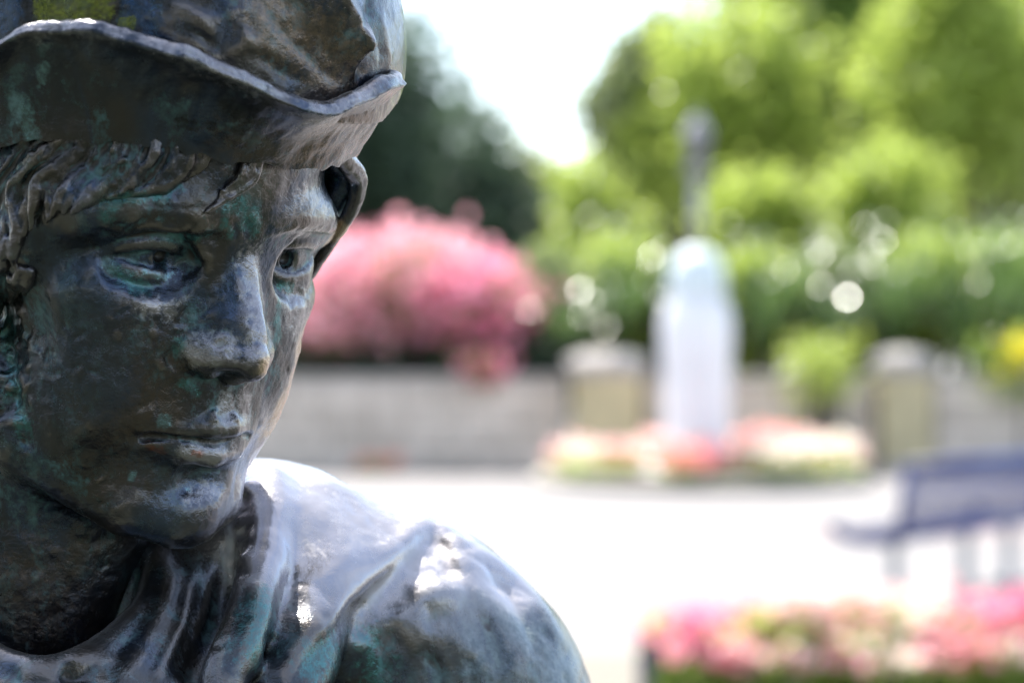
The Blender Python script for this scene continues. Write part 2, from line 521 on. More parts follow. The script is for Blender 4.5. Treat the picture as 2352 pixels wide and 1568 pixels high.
def lobes(n, per, rad, spread, flat=.8, hollow=.45):
    """clump centres through a crown, then leaves round each clump"""
    u = RNG.normal(size=(n, 3)); u /= np.linalg.norm(u, axis=1, keepdims=True)
    r = (hollow + (1 - hollow) * RNG.rand(n, 1)) ** .6
    c = u * r * np.asarray(rad)
    p = np.repeat(c, per, 0) + RNG.normal(size=(n * per, 3)) * spread * np.array([1, 1, flat])
    return p

# ground
gm, gt, gb = mat('pale_paving'); q = N(gt)
oc = q.node('ShaderNodeTexCoord').outputs['Object']
n1 = q.noise(oc, .35, 5, .6); n2 = q.noise(oc, 14, 5, .6)
q.put(gb.inputs['Base Color'], q.mix(n2, q.mix(q.ramp(n1, .35, .65), (.150, .142, .140), (.178, .170, .169)), (.165, .156, .155)))
gb.inputs['Roughness'].default_value = .75
q.put(gb.inputs['Normal'], q.bump(n2, .4, .004))
MB().box((0, 200, -.05), (1200, 1200, .1)).build('ground', gm)['kind'] = 'structure'
pm = plain('pink_paving', (.20, .155, .152), .8, vary=.06)
MB().box((0, 20.6, .002), (60, 1.1, .004)).build('paving_band', pm)['kind'] = 'structure'
lm = plain('added_lawn_grass', (.030, .036, .022), .9, vary=.35, scale=3, bump=.02)
MB().box((0, -14.25, .002), (80, 33.5, .004)).box((-19.8, 6, .002), (40.4, 7, .004)).build('added_lawn', lm)['kind'] = 'structure'  # unseen grass, added and shaped to darken what the bronze reflects
dm = plain('pale_gravel', (.17, .155, .125), .9, vary=.2, scale=30)
MB().box((.9, 11.9, .004), (3.4, 1.6, .008)).build('gravel_strip', dm)['kind'] = 'structure'
# ---- garden wall and its piers
stone = plain('grey_wall_stone', (.52, .46, .39), .85, vary=.15, scale=1.6, bump=.01)
stone2 = plain('coping_stone', (.40, .37, .34), .85, vary=.2, scale=3, bump=.006)
buff = plain('buff_render', (.50, .44, .27), .85, vary=.12, scale=3)
WD = 30.6
wall_m, wt, wb = mat('coursed_stone'); q = N(wt)
oc = q.node('ShaderNodeTexCoord').outputs['Object']; geo = q.node('ShaderNodeNewGeometry')
q.put(wb.inputs['Base Color'], q.mix(q.node('ShaderNodeObjectInfo').outputs['Random'], (.54, .475, .40), (.71, .63, .54)))
wb.inputs['Roughness'].default_value = .88
q.put(wb.inputs['Normal'], q.bump(q.noise(oc, 18, 6, .65), .7, .015))
def wall(x0, x1, top, d, label, group='stretches of the garden wall'):
    w = empty('garden_wall', ((x0 + x1) / 2, d, 0)); tag(w, label, 'wall', group)
    L = x1 - x0
    MB().box((0, .03, top / 2), (L, .30, top)).build('wall_core', stone, w)
    # coursed blocks, proud of the core
    rows = 4; h = (top - .02) / rows; protos = {}
    for r in range(rows):
        x = -L / 2 + (.0 if r % 2 else -.25)
        while x < L / 2 - .05:
            wdt = random.choice((.42, .55, .7)); a = max(x, -L / 2); b = min(x + wdt, L / 2); x += wdt
            if b - a < .08: continue
            o = MB().box((0, 0, 0), (b - a - .02, .07, h - .02), bev=.012).build('stone', wall_m, w) if round(b - a, 2) not in protos else None
            if o is None:
                o = protos[round(b - a, 2)].copy(); COL.objects.link(o)
            else:
                protos[round(b - a, 2)] = o
            o.location = ((a + b) / 2, -.145 - random.uniform(0, .02), r * h + h / 2 + .005)
    MB().box((0, .03, top + .045), (L + .0, .42, .09), bev=.015).build('coping', stone2, w)
    return w
random.seed(4)
wall(xat(-1700, WD), xat(1302, WD), 1.12, WD, 'long grey stone garden wall under the pink shrub')
wall(xat(1484, WD), xat(2004, WD), 1.12, WD, 'short grey stone wall between the two buff piers')
wall(xat(2142, WD), xat(4000, WD), 1.14, WD, 'pale stone wall behind the blue bench, right of the second pier')
def pier(u0, u1, top, label):
    x0, x1 = xat(u0, WD), xat(u1, WD)
    p = empty('gate_pier', ((x0 + x1) / 2, WD - .05, 0)); tag(p, label, 'pier', 'piers of the garden wall')
    w = x1 - x0
    MB().box((0, 0, (top - .32) / 2), (w * .92, w * .9, top - .32), bev=.02).build('shaft', buff, p)
    m = MB(); m.box((0, 0, top - .24), (w * 1.0, w * .98, .16), bev=.03)
    m.lathe([(w * .60, top - .16), (w * .52, top - .08), (w * .34, top - .02), (.05, top)], n=4)
    for v in m.bm.verts: pass
    m.build('cap', stone2, p)
    MB().box((0, 0, .06), (w * 1.02, w * 1.0, .12), bev=.02).build('base', stone2, p)
pier(1308, 1478, 1.52, 'broad buff pier with a grey cap, left of the white pillar')
pier(2008, 2138, 1.54, 'narrower buff pier with a rounded cap, behind the blue bench')

# ---- white pillar with a domed head
white = plain('white_marble', (.86, .855, .85), .5, vary=.06, scale=2.0)
green_white = plain('weathered_white', (.70, .78, .77), .5, vary=.1, scale=3)
MD = 27.8
px = xat(1600, MD)
mon = empty('memorial_pillar', (px, MD, 0)); tag(mon, 'tall white stone pillar with a rounded head, rising from the round flower bed', 'pillar')
MB().lathe([(.66, 0), (.66, .16), (.60, .18), (.60, .30)], n=40).build('plinth', white, mon)
MB().lathe([(.40, .302), (.385, .5), (.385, 1.1), (.40, 1.4), (.415, 1.68), (.41, 1.88), (.37, 2.04), (.315, 2.14)], n=48).build('shaft', white, mon, True)
MB().lathe([(.305, 2.142), (.325, 2.22), (.33, 2.32), (.315, 2.44), (.275, 2.56), (.21, 2.65), (.13, 2.70), (.03, 2.715)], n=48).build('head', green_white, mon, True)
m = MB(); m.lathe([(.335, 2.12), (.35, 2.135), (.335, 2.155)], n=40).build('collar', white, mon, True)

# ---- flowers
def petal_m(name, a, b): return leafy(name, a, b, .6, .35)
pinks = [petal_m('pink_petals', (.74, .26, .33), (.84, .46, .50)), petal_m('pale_pink_petals', (.76, .42, .42), (.85, .62, .60)),
         petal_m('cream_petals', (.80, .74, .60), (.86, .80, .72)), petal_m('rose_petals', (.76, .20, .32), (.82, .36, .48)), petal_m('salmon_petals', (.78, .30, .22), (.82, .42, .32))]
green_bed = leafy('bed_leaves', (.24, .34, .06), (.36, .47, .11), .45, .55)
def flower_plant(x, y, z0, h, r, m, label, group, nf=26, nl=60, name='flower_plant', fs=.075):
    p = empty(name, (x, y, z0)); tag(p, label, 'flower', group)
    a = RNG.rand(nl) * 6.28; rr = r * np.sqrt(RNG.rand(nl))
    cards('leaves', np.stack([rr * np.cos(a), rr * np.sin(a), RNG.uniform(.02, h * .72, nl)], -1), .10, green_bed, p)
    a = RNG.rand(nf) * 6.28; rr = r * np.sqrt(RNG.rand(nf))
    c = np.stack([rr * np.cos(a), rr * np.sin(a), h * RNG.uniform(.45, 1.0, nf)], -1)
    c = np.repeat(c, 4, 0) + RNG.normal(size=(nf * 4, 3)) * fs * .28
    cards('blossom', c, fs, m, p, ratio=.9)
    return p
bed = empty('flower_bed', (px + .05, MD, 0)); tag(bed, 'round kerbed flower bed at the foot of the white pillar', 'flower bed')
kerb = plain('pale_kerb', (.36, .33, .28), .85, vary=.1)
soil = plain('dark_soil', (.05, .035, .025), .95, vary=.3, scale=20)
m = MB(); m.lathe([(1.92, 0), (1.92, .12), (1.88, .15), (1.78, .15), (1.76, .12), (1.76, 0)], n=64); m.build('kerb', kerb, bed, True)
MB().lathe([(1.755, .0), (1.755, .10), (.68, .14), (.67, .0)], n=48).build('soil', soil, bed, True)
kinds = ['deep pink', 'pale pink', 'cream white', 'rose pink', 'salmon']
k = 0
for i in range(64):
    a = RNG.rand() * 6.283; r = math.sqrt(RNG.uniform(.16, .86)) * 1.78
    x, y = r * math.cos(a), r * math.sin(a)
    if r < .78: continue
    ki = int(RNG.choice([1, 1, 2, 4, 2, 1, 2])) if x > -1.0 else int(RNG.choice([1, 2, 2, 1]))
    if abs(x + .3) < .35 and y < 0: ki = int(RNG.choice([3, 0, 4]))
    flower_plant(px + .05 + x, MD + y, .11, RNG.uniform(.30, .48) * (1.15 if x > .5 else 1), .26, pinks[ki], 'bushy %s bedding flowers in the round bed, %s the white pillar' % (kinds[ki], 'behind' if y > .5 and abs(x) < .9 else 'in front of' if y < -.5 and abs(x) < .6 else 'left of' if x < 0 else 'right of'), kinds[ki] + ' plants in the round bed', 22, 40)

# ---- planter in front with pink flowers
navy = plain('navy_paint', (.035, .045, .10), .4, vary=.15, scale=4)
PD = 10.7
pl = empty('flower_planter', (xat(1960, PD), PD, 0)); tag(pl, 'long navy blue planter brimming with pink flowers, nearest of the flower displays', 'planter')
Lp = xat(2470, PD) - xat(1515, PD); hp = .30
for sy in (-1, 1):
    for kk in range(3):
        MB().box((0, sy * .24, .05 + kk * .095), (Lp, .025, .085), bev=.004).build('board', navy, pl)
for sx in (-1, 1):
    for kk in range(3):
        MB().box((sx * (Lp / 2 - .013), 0, .05 + kk * .095), (.025, .45, .085), bev=.004).build('end_board', navy, pl)
for sx in (-.5, -.165, .165, .5):
    for sy in (-1, 1):
        MB().box((sx * (Lp - .04), sy * .262, .175), (.075, .02, .35), bev=.004).build('post', navy, pl)
MB().box((0, 0, .14), (Lp - .06, .44, .24)).build('soil', soil, pl)
for i in range(30):
    t = (i + .5) / 30; x = xat(1548, PD) + (xat(2440, PD) - xat(1548, PD)) * t
    ki = int(RNG.choice([1, 3, 1, 1, 2]))
    if t < .10 or .80 < t < .92: ki = 3
    if .52 < t < .62: ki = 2
    flower_plant(x, PD + RNG.uniform(-.16, .16), .27, RNG.uniform(.08, .30), .19, pinks[ki], 'leafy %s flowers at the %s of the navy planter' % (kinds[ki], ['left end', 'left half', 'middle', 'right half', 'right end'][min(4, int(t * 5))]), kinds[ki] + ' flowers in the planter', 26, 46, fs=.06)
for i in range(16):
    t = (i + .5) / 16; x = xat(1548, PD) + (xat(2440, PD) - xat(1548, PD)) * t + RNG.uniform(-.03, .03)
    ki = int(RNG.choice([1, 1, 2, 1, 0]))
    flower_plant(x, PD - .29, RNG.uniform(.13, .19), RNG.uniform(.12, .2), .13, pinks[ki], 'small %s flowers spilling over the front of the navy planter, %s' % (kinds[ki], ['at its left end', 'left of its middle', 'right of its middle', 'at its right end'][int(t * 4)]), 'flowers spilling over the planter', 22, 24, fs=.055)
# trailing leaves over the front boards
for i, (t0, t1) in enumerate([(.015, .34), (.37, .63), (.66, .97)]):
    n = 560
    c = np.stack([RNG.uniform(t0, t1, n) * Lp - Lp / 2, -.27 - RNG.rand(n) * .10, RNG.uniform(.04, .24, n)], -1)
    o = cards('trailing_plant', c, .07, green_bed); o.location = (pl.location.x, PD, 0)
    tag(o, ['green trailing leaves over the left of the navy planter', 'green trailing leaves over the middle of the navy planter', 'green trailing leaves over the right of the navy planter'][i], 'plant', 'trailing plants on the planter')

# ---- blue bench seen from its end
steel = plain('blue_bench_paint', (.018, .034, .15), .4, vary=.1, scale=5)
galv = plain('pale_steel', (.42, .43, .45), .45, metal=.3, vary=.1)
B0 = Vector((xat(2066, 15.0), 15.0, 0))
ang = math.atan2(.80, .60)
be = empty('park_bench', B0, ang); tag(be, 'blue metal park bench with a slatted back, side-on to the square', 'bench')
# local x runs along the bench, local +y is the side you sit on
LB = 2.0
def bar(name, a, b, r, m=steel, n=8): return MB().tube([a, b], r, n).build(name, m, be, True)
bar('top_rail', (0, -.06, .855), (LB, -.06, .855), .042)
bar('lower_rail', (0, 0, .44), (LB, 0, .44), .046)
for i in range(28):
    x = .03 + i * (LB - .06) / 27
    MB().tube([(x, -.055, .85), (x, -.02, .62), (x, 0, .44)], .0115, 6).build('slat', steel, be, True)
for x in (0, LB):
    MB().tube([(x, -.06, .855), (x, -.03, .64), (x, 0, .44)], .030, 10).build('end_post', steel, be, True)
    pts = [(x, 0, .44), (x, .14, .405), (x, .30, .405), (x, .40, .43), (x, .455, .47), (x, .47, .50)]
    sp = spline(np.array(pts), 4); e_ = MB()
    for p0, p1 in zip(sp, sp[1:]):
        c_ = (p0 + p1) / 2; e_.box(Vector(c_), (.045, np.linalg.norm(p1 - p0) * 1.25, .07), rx=math.atan2(p1[2] - p0[2], p1[1] - p0[1]))
    e_.build('seat_end', steel, be)
for i in range(9):
    y = .05 + i * .045; z = float(np.interp(y, [0, .14, .30, .40, .47], [.455, .42, .42, .445, .50]))
    MB().box((LB / 2, y, z), (LB - .05, .032, .012), bev=.003).build('seat_slat', steel, be)
for x in (.24, 1.24, LB - .1):
    p = MB(); p.tube([(x, .16, 0.02), (x, .16, .40)], .045, 12); p.box((x, .16, .01), (.22, .22, .02)); p.build('leg', galv, be)
    MB().tube([(x, .02, .42), (x, .16, .385), (x, .36, .40)], .02, 8).build('bracket', steel, be)

# ---- lamp post behind the pillar
LD = 33.0
lp = empty('lamp_post', (xat(1602, LD), LD, 0)); tag(lp, 'slim dark grey lamp post behind the white pillar, below the trees', 'lamp post')
iron = plain('grey_iron', (.36, .35, .36), .5, vary=.2)
MB().lathe([(.16, 0), (.16, .5), (.10, .6), (.08, 1.8), (.07, 3.2), (.10, 3.25), (.07, 3.3), (.08, 3.9)], n=16).build('pole', iron, lp, True)
MB().lathe([(.13, 3.9), (.2, 3.94), (.2, 3.98), (.1, 4.0)], n=12).build('lantern_base', iron, lp)
glass = plain('milky_glass', (.16, .15, .17), .35, vary=.1)
MB().lathe([(.10, 4.0), (.17, 4.42), (.15, 4.46)], n=6).build('lantern_glass', glass, lp)
MB().lathe([(.20, 4.462), (.12, 4.62), (.05, 4.68), (.03, 4.8)], n=6).build('lantern_roof', iron, lp)
# ---- shrubs behind the wall
bark = plain('bark', (.10, .085, .075), .9, vary=.3, scale=5)
glossy = leafy('glossy_leaves', (.06, .11, .035), (.12, .20, .06), .2, .3)
lime = leafy('lime_leaves', (.24, .33, .05), (.40, .48, .11), .35, .55)
olive = leafy('olive_leaves', (.13, .17, .07), (.24, .29, .13), .4, .45)
darkg = leafy('dark_leaves', (.045, .078, .048), (.09, .14, .075), .5, .35)
midg = leafy('mid_leaves', (.15, .24, .045), (.28, .38, .09), .35, .52)
SD = 32.2
def shrub(u, v0, v1, wpx, d, m, label, group, n=90, per=40, leaf=.14, flower=None, nf=0, name='shrub'):
    x = xat(u, d); z0, z1 = max(0, zat(v1, d)), zat(v0, d)
    s = empty(name, (x, d, 0)); tag(s, label, 'shrub', group)
    R = np.array([xat(1176 + wpx / 2, d), .75, (z1 - z0) / 2])
    c = lobes(n, per, R * .86, .16) + np.array([0, 0, (z0 + z1) / 2])
    c = c[c[:, 2] > .25]
    cards('leaves', c, leaf, m, s)
    b = MB()
    for k in range(4):
        a = k * 1.7; b.tube([(0.1 * math.cos(a), .1 * math.sin(a), 0), (.2 * math.cos(a), .2 * math.sin(a), z0 * .6 + .3), (R[0] * .5 * math.cos(a), .4 * math.sin(a), (z0 + z1) / 2)], [.05, .04, .02], 6)
    b.build('stem', bark, s)
    if flower is not None:
        f = lobes(int(nf * .8), 9, R * np.array([1.02, 1, 1.02]) + np.array([.02, 0, .02]), .16, hollow=.6) + np.array([0, -.12, (z0 + z1) / 2 + .1])
        cards('blossom', f, .14, flower, s, ratio=.9)
    return s
oleander = [petal_m('oleander_petals', (.80, .33, .41), (.88, .53, .58)), petal_m('deep_oleander_petals', (.78, .22, .36), (.85, .38, .49))]
shrub(930, 560, 800, 410, 31.9, midg, 'big rounded shrub smothered in pink blossom above the wall', 'pink flowering shrubs', 130, 26, .12, oleander[0], 300, 'flowering_shrub')
shrub(1095, 620, 815, 230, 31.7, midg, 'deeper pink flowering shrub at the right shoulder of the big pink one', 'pink flowering shrubs', 80, 24, .12, oleander[1], 150, 'flowering_shrub')
shrub(760, 620, 800, 210, 31.7, midg, 'pink flowering shrub beside the statue\'s cheek, lowest of the three', 'pink flowering shrubs', 80, 24, .12, oleander[0], 140, 'flowering_shrub')
tw = empty('trailing_shrub', (xat(1112, 30.35), 30.35, 0)); tag(tw, 'drooping spray of pink blossom hanging over the grey wall', 'shrub')
c = np.stack([RNG.normal(0, .13, 160), RNG.normal(0, .05, 160), RNG.uniform(zat(880, 30.35), zat(810, 30.35), 160)], -1)
cards('blossom', c, .12, oleander[1], tw, ratio=.9)
cards('leaves', c[:90] + RNG.normal(0, .05, (90, 3)), .12, midg, tw)

def spiky(u, vb, h, d, n, m, label, name='spiky_plant', spread=1.0):
    """sword-leaved plant: long bent blades from one base"""
    s = empty(name, (xat(u, d), d, zat(vb, d))); tag(s, label, 'plant', 'sword-leaved plants behind the wall')
    V, F = [], []
    for k in range(n):
        a = RNG.rand() * 6.283; e = RNG.uniform(.25, 1.25) * spread; L = h * RNG.uniform(.6, 1.1); w = RNG.uniform(.03, .055)
        d0 = np.array([math.cos(a), math.sin(a)]); sd_ = np.array([-d0[1], d0[0], 0])
        i0 = len(V)
        for j in range(6):
            t = j / 5; ang_ = e * t * 1.15
            r = L * t * math.sin(.25 + ang_ * .8) * .8; z = L * t * math.cos(ang_ * .95)
            p = np.array([d0[0] * r, d0[1] * r, z]); ww = w * (1 - t) ** .6 + .002
            V += [p - sd_ * ww, p + sd_ * ww]
        for j in range(5): F.append([i0 + 2 * j, i0 + 2 * j + 1, i0 + 2 * j + 3, i0 + 2 * j + 2])
    o = link_mesh('blades', V, F, m, s, smooth=True)
    MB().tube([(0, 0, -zat(vb, d)), (0, 0, .12)], .09, 8).build('stem', bark, s)
    return s
gloss_m, _, _gb = mat('glint_leaf'); _gb.inputs['Base Color'].default_value = (.07, .12, .04, 1); _gb.inputs['Roughness'].default_value = .28
HALF = (tos + Vector((0, -1, 0))).normalized()  # added leaves face this way so the sun glints into the camera
def broad_leaves(s, n, rx, z0, z1, size):
    """broad waxy leaves, added and tilted to glint sun at the camera"""
    V, F = [], []
    for k in range(n):
        c = np.array([RNG.uniform(-rx, rx), RNG.uniform(-.5, -.2), RNG.uniform(z0, z1)])
        nn = np.array(HALF) + RNG.normal(size=3) * .16; nn /= np.linalg.norm(nn)
        d = np.cross(nn, RNG.normal(size=3)); d /= np.linalg.norm(d); e = np.cross(nn, d); L = size * RNG.uniform(.7, 1.3)
        i = len(V)
        V += [c - d * L, c - d * L * .3 + e * L * .36 - nn * .006, c + d * L * .4 + e * L * .3 - nn * .006, c + d * L, c + d * L * .4 - e * L * .3 - nn * .006, c - d * L * .3 - e * L * .36 - nn * .006]
        F += [(i, i + 1, i + 2, i + 3), (i, i + 3, i + 4, i + 5)]
    return link_mesh('broad_leaves', V, F, gloss_m, s, smooth=False)
for u, vb, h, n, m, lab in ((1290, 850, 1.5, 60, glossy, 'glossy sword-leaved plant right of the pink shrub'),
                            (1420, 820, 1.9, 70, glossy, 'tall sword-leaved plant just left of the white pillar'),
                            (1760, 840, 1.9, 80, glossy, 'tall sword-leaved plant just right of the white pillar'),
                            (1900, 840, 1.6, 70, glossy, 'dense sword-leaved plant left of the narrower pier'),
                            (2060, 830, 2.0, 80, glossy, 'tall sword-leaved plant rising behind the narrower pier'),
                            (2200, 850, 1.9, 80, glossy, 'glossy sword-leaved plant above the pale wall behind the bench'),
                            (2330, 840, 2.1, 80, glossy, 'sword-leaved plant nearest the right edge behind the wall')):
    broad_leaves(spiky(u, vb, h, SD - .4 + RNG.uniform(-.2, .2), n, m, lab), 48, .65, .1, h * 1.0, .075)
for u, v0, v1, w, m, lab in ((1260, 560, 870, 190, olive, 'olive green shrub between pink blossom and white pillar'),
                             (1410, 520, 860, 220, lime, 'yellow-green shrub close behind the broad pier'),
                             (1560, 600, 860, 220, darkg, 'dark shrub directly behind the white pillar'),
                             (1740, 560, 870, 230, lime, 'yellow-green shrub to the right of the white pillar'),
                             (1930, 560, 870, 240, olive, 'olive green shrub left of the narrower pier'),
                             (2120, 540, 860, 240, lime, 'yellow-green shrub behind the narrower pier'),
                             (2300, 520, 870, 260, midg, 'mid green shrub behind the pale wall at the right edge')):
    shrub(u, v0, v1, w, SD + .9, m, lab, 'green shrubs behind the wall', 90, 36, .15)
for u, w, lab in ((640, 260, 'dark evergreen bush behind the statue\'s chin above the wall'), (860, 260, 'dark evergreen bush under the left of the pink shrub'), (1060, 260, 'dark evergreen bush under the right of the pink shrub'), (1230, 200, 'dark evergreen bush at the end of the pink shrub')):
    shrub(u, 700, 940, w, SD - .1, darkg, lab, 'dark bushes under the pink shrubs', 90, 40, .15)
hp_ = shrub(1885, 770, 920, 110, 30.15, lime, 'loose light green plant spilling over the short grey wall', None, 20, 26, .12, name='spilling_plant')
yl = empty('yellow_flower_plant', (xat(2352, 30.2), 30.2, 0)); tag(yl, 'yellow flowering plant over the pale wall at the right edge', 'plant')
yp = leafy('yellow_petals', (.76, .66, .03), (.82, .74, .08), .6, .3)
c = RNG.normal(size=(140, 3)) * np.array([.14, .10, .14]) + np.array([0, 0, zat(815, 30.2)])
cards('blossom', c, .11, yp, yl, ratio=.9)
cards('leaves', RNG.normal(size=(200, 3)) * np.array([.3, .1, .3]) + np.array([-.1, .05, zat(840, 30.2)]), .12, midg, yl)
MB().tube([(0, 0, 0), (0, 0, zat(830, 30.2))], .03, 6).build('stem', bark, yl)
flower_plant(xat(868, 29.9), 29.9, 0, .22, .28, pinks[4], 'low salmon flowers at the foot of the long grey wall', None, 20, 30, 'low_flowers')

# ---- trees
def tree(u, d, v_top, v_bot, wpx, m, label, n=150, per=60, leaf=.30, trunk=.22, group='trees behind the garden wall', depth=None, name='tree'):
    x = xat(u, d); z1, z0 = zat(v_top, d), max(1.2, zat(v_bot, d))
    s = empty(name, (x, d, 0)); tag(s, label, 'tree', group)
    rx = xat(1176 + wpx / 2, d); R = np.array([rx, depth or rx * .8, (z1 - z0) / 2]); zc = (z0 + z1) / 2
    k_ = 15; u_ = RNG.normal(size=(k_, 3)); u_ /= np.linalg.norm(u_, axis=1, keepdims=True)
    cen = u_ * R * RNG.uniform(.2, .75, (k_, 1)); sz = RNG.uniform(.25, .48, k_)
    c = np.concatenate([cen[i] + lobes(max(4, n // k_), per, R * sz[i], rx * .16 + .08, hollow=.25) for i in range(k_)]) + np.array([0, 0, zc])
    cards('crown', c, leaf, m, s, droop=.15)
    b = MB(); b.tube([(0, 0, 0), (.1, 0, z0 * .6), (0, .1, zc), (.05, 0, z1 - (z1 - z0) * .2)], [trunk, trunk * .8, trunk * .5, trunk * .15], 10)
    for k in range(9):
        a = k * 2.4; zz = z0 + (zc - z0) * (.1 + .1 * k)
        b.tube([(0, 0, zz - .4), (R[0] * .35 * math.cos(a), R[1] * .35 * math.sin(a), zz + .5), (R[0] * .75 * math.cos(a), R[1] * .75 * math.sin(a), zz + 1.2)], [trunk * .4, trunk * .25, trunk * .08], 6)
    b.build('trunk', bark, s)
    return s
tree(830, 58, -20, 690, 800, darkg, 'dark evergreen tree behind the statue\'s hat', 190, 70, .36)
tree(1080, 54, 200, 720, 340, darkg, 'small dark tree at the foot of the dark evergreen', 80, 60, .3)
tree(1490, 44, -60, 560, 330, olive, 'greyish olive tree at the left of the bright green trees', 110, 55, .26)
tree(1700, 42, -120, 520, 420, lime, 'bright lime green tree behind the lamp post', 130, 55, .26)
tree(1960, 46, -420, 520, 620, midg, 'tall mid green tree, tallest of the right-hand trees', 200, 60, .30)
tree(2240, 40, -300, 560, 460, lime, 'bright lime green tree near the right edge', 150, 60, .26)
tree(2480, 44, -350, 600, 460, olive, 'grey-green tree cut off by the right edge', 140, 60, .3)
tree(1590, 43, 60, 620, 330, lime, 'soft lime green tree filling the gap behind the lamp post', 100, 55, .24)
tree(1380, 39, 330, 700, 220, lime, 'young lime green tree left of the lamp post', 80, 50, .2, .1)
tree(1750, 38, 340, 700, 250, lime, 'young lime green tree right of the lamp post', 80, 50, .2, .1)
tree(2060, 37, 300, 700, 320, lime, 'low bright green tree above the sword-leaved plants', 100, 50, .2, .12)

for u, d, vt, w, m, lab in ((1290, 62, 340, 320, olive, 'distant grey-green tree below the gap of sky'), (1450, 64, 250, 330, olive, 'distant grey-green tree left behind the lamp post'),
                            (1700, 66, 100, 420, midg, 'distant green tree behind the lime trees'), (2000, 64, 60, 420, olive, 'distant grey-green tree behind the tall mid green one'),
                            (2300, 66, 50, 480, midg, 'distant green tree behind the right-hand trees')):
    tree(u, d, vt, 720, w, m, lab, 110, 50, .4, .3, 'distant trees beyond the garden')
for u, d, vt, w, m, lab in ((-150, 56, -60, 700, midg, 'broad green tree past the left end of the dark evergreen'), (-900, 60, 60, 800, olive, 'broad grey-green tree far to the left behind the wall'), (350, 52, 200, 560, darkg, 'dark tree hidden behind the statue\'s hat'),
                            (2900, 50, -200, 620, midg, 'tall green tree past the right end of the bench wall'), (3500, 56, -50, 700, olive, 'broad grey-green tree far to the right behind the wall')):
    tree(u, d, vt, 720, w, m, lab, 110, 44, .42, .3, 'distant trees beyond the garden')
# unseen trees added round the camera to darken what the bronze reflects
for i, (x, y, h, lab) in enumerate(((-9, -5, 9, 'unseen dark tree added left of the camera'), (-3.5, -9, 10, 'unseen dark tree added straight behind the camera'), (4, -11, 9, 'unseen dark tree added right behind the camera'), (-13, 3, 9, 'unseen dark tree added far to the left'))):
    s = empty('tree', (x, y, 0)); tag(s, lab, 'tree', 'unseen trees added behind the camera')
    c = lobes(110, 40, np.array([3.6, 3.2, h / 2 - .6]) * .9, .5) + np.array([0, 0, h / 2 + .6])
    cards('crown', c, .5, darkg, s)
    MB().tube([(0, 0, 0), (.1, 0, h * .4), (0, 0, h * .8)], [.3, .2, .06], 10).build('trunk', bark, s)
# ------------------------------------------------------------------ the statue
statue = bpy.data.objects.new('bronze_statue', None); COL.objects.link(statue)
statue.location = (-0.16, 1.16, 0.0)

def rotz(a): return np.array([[math.cos(a), -math.sin(a), 0], [math.sin(a), math.cos(a), 0], [0, 0, 1]])
def rotx(a): return np.array([[1, 0, 0], [0, math.cos(a), -math.sin(a)], [0, math.sin(a), math.cos(a)]])
def roty(a): return np.array([[math.cos(a), 0, math.sin(a)], [0, 1, 0], [-math.sin(a), 0, math.cos(a)]])
HM = rotz(R_(47)) @ rotx(R_(17.7))
HT = np.array([-0.1152, 0.946, 1.6015])
def P(x, f, z): return (x, -f, z)

# ---- head: forms. x = statue's left, f = forward from the lips, z = up from the lips
H = Clay((-90, -34, -175), (90, 125, 135), 0.95, HM, HT)
H.ell(P(0, -98, 98), (78, 95, 88))
H.ell(P(0, -54, 40), (58, 50, 72), 14)
H.ell(P(0, -31, 14), (33, 27, 36), 14)
for s in (-1, 1):
    H.chain([P(s * 58, -86, 2), P(s * 46, -58, -18), P(s * 22, -21, -33), P(s * 7, -12, -36)], [15, 15, 12.5, 10], 14)
H.ell(P(0, -14.5, -34), (17, 12.5, 13), 8)
H.ell(P(0, -48, -16), (42, 40, 20), 14)
for s in (-1, 1):
    H.ell(P(s * 45 + (s > 0) * 2, -41, 49), (18, 20, 14), 16)          # cheekbone
    H.ell(P(s * 30, -30, 38), (17, 15, 16), 14)
    H.ell(P(s * 36, -38, 12), (21, 24, 30), 16)
    H.chain([P(s * 5, -14, 86), P(s * 26, -14.5, 89), P(s * 46, -23, 87), P(s * 59, -36, 80)], [7, 8, 9, 10], 9)
    H.chain([P(s * 62, -44, 82), P(s * 64, -56, 60)], [8, 10], 14)
    H.ell(P(s * 37, -15, 67), (19, 13, 12.5), 5, sub=True)  # eye socket
for s in (-1, 1):                                           # ears
    H.ell(P(s * 73, -98, 52), (6, 16, 27), 3, rot=roty(s * .18))
    H.ell(P(s * 79, -95, 56), (5, 9, 16), 2, sub=True)
    H.ell(P(s * 70, -92, 28), (6, 9, 9), 4)
# neck
H.chain([P(0, -92, 10), P(0, -96, -60), P(0, -88, -170)], [50, 51, 58], 16)
# nose
H.chain([P(0, -20, 86), P(0, -19, 77), P(0, -9, 62), P(0, -1, 50), P(0, 9.2, 37)], [6.5, 5.2, 5.2, 5.8, 7.2], 7)
H.chain([P(-1, -24, 76), P(-1, -16, 60), P(-1, -7, 44)], [8, 11, 14.5], 7)
for s in (-1, 1):
    H.ell(P(s * 14.5 + 1.5 * (s < 0) - 2.5 * (s > 0), -3, 35.5), (7.5, 13, 8), 5, rot=rotz(-s * 0.5))
    H.chain([P(s * 18.5, -12, 39.5), P(s * 18.8, -9, 34), P(s * 12, 0, 29.5)], [3.5, 3.5, 3.2], 4)
H.chain([P(0, 11, 33), P(0, 2, 27.5)], [4.5, 4], 5)
# eyes
EYE = [P(-29, -42.2, 68), P(35, -43, 68)]
ER = 24.0
for e in EYE:
    H.ell(e, (ER, ER, 21), 1.0)
for s in (-1, 1):
    H.chain([P(s * 10, -25.5, 78), P(s * 11.5, -24, 68), P(s * 13, -19, 52)], [7.5, 7.5, 8], 6)
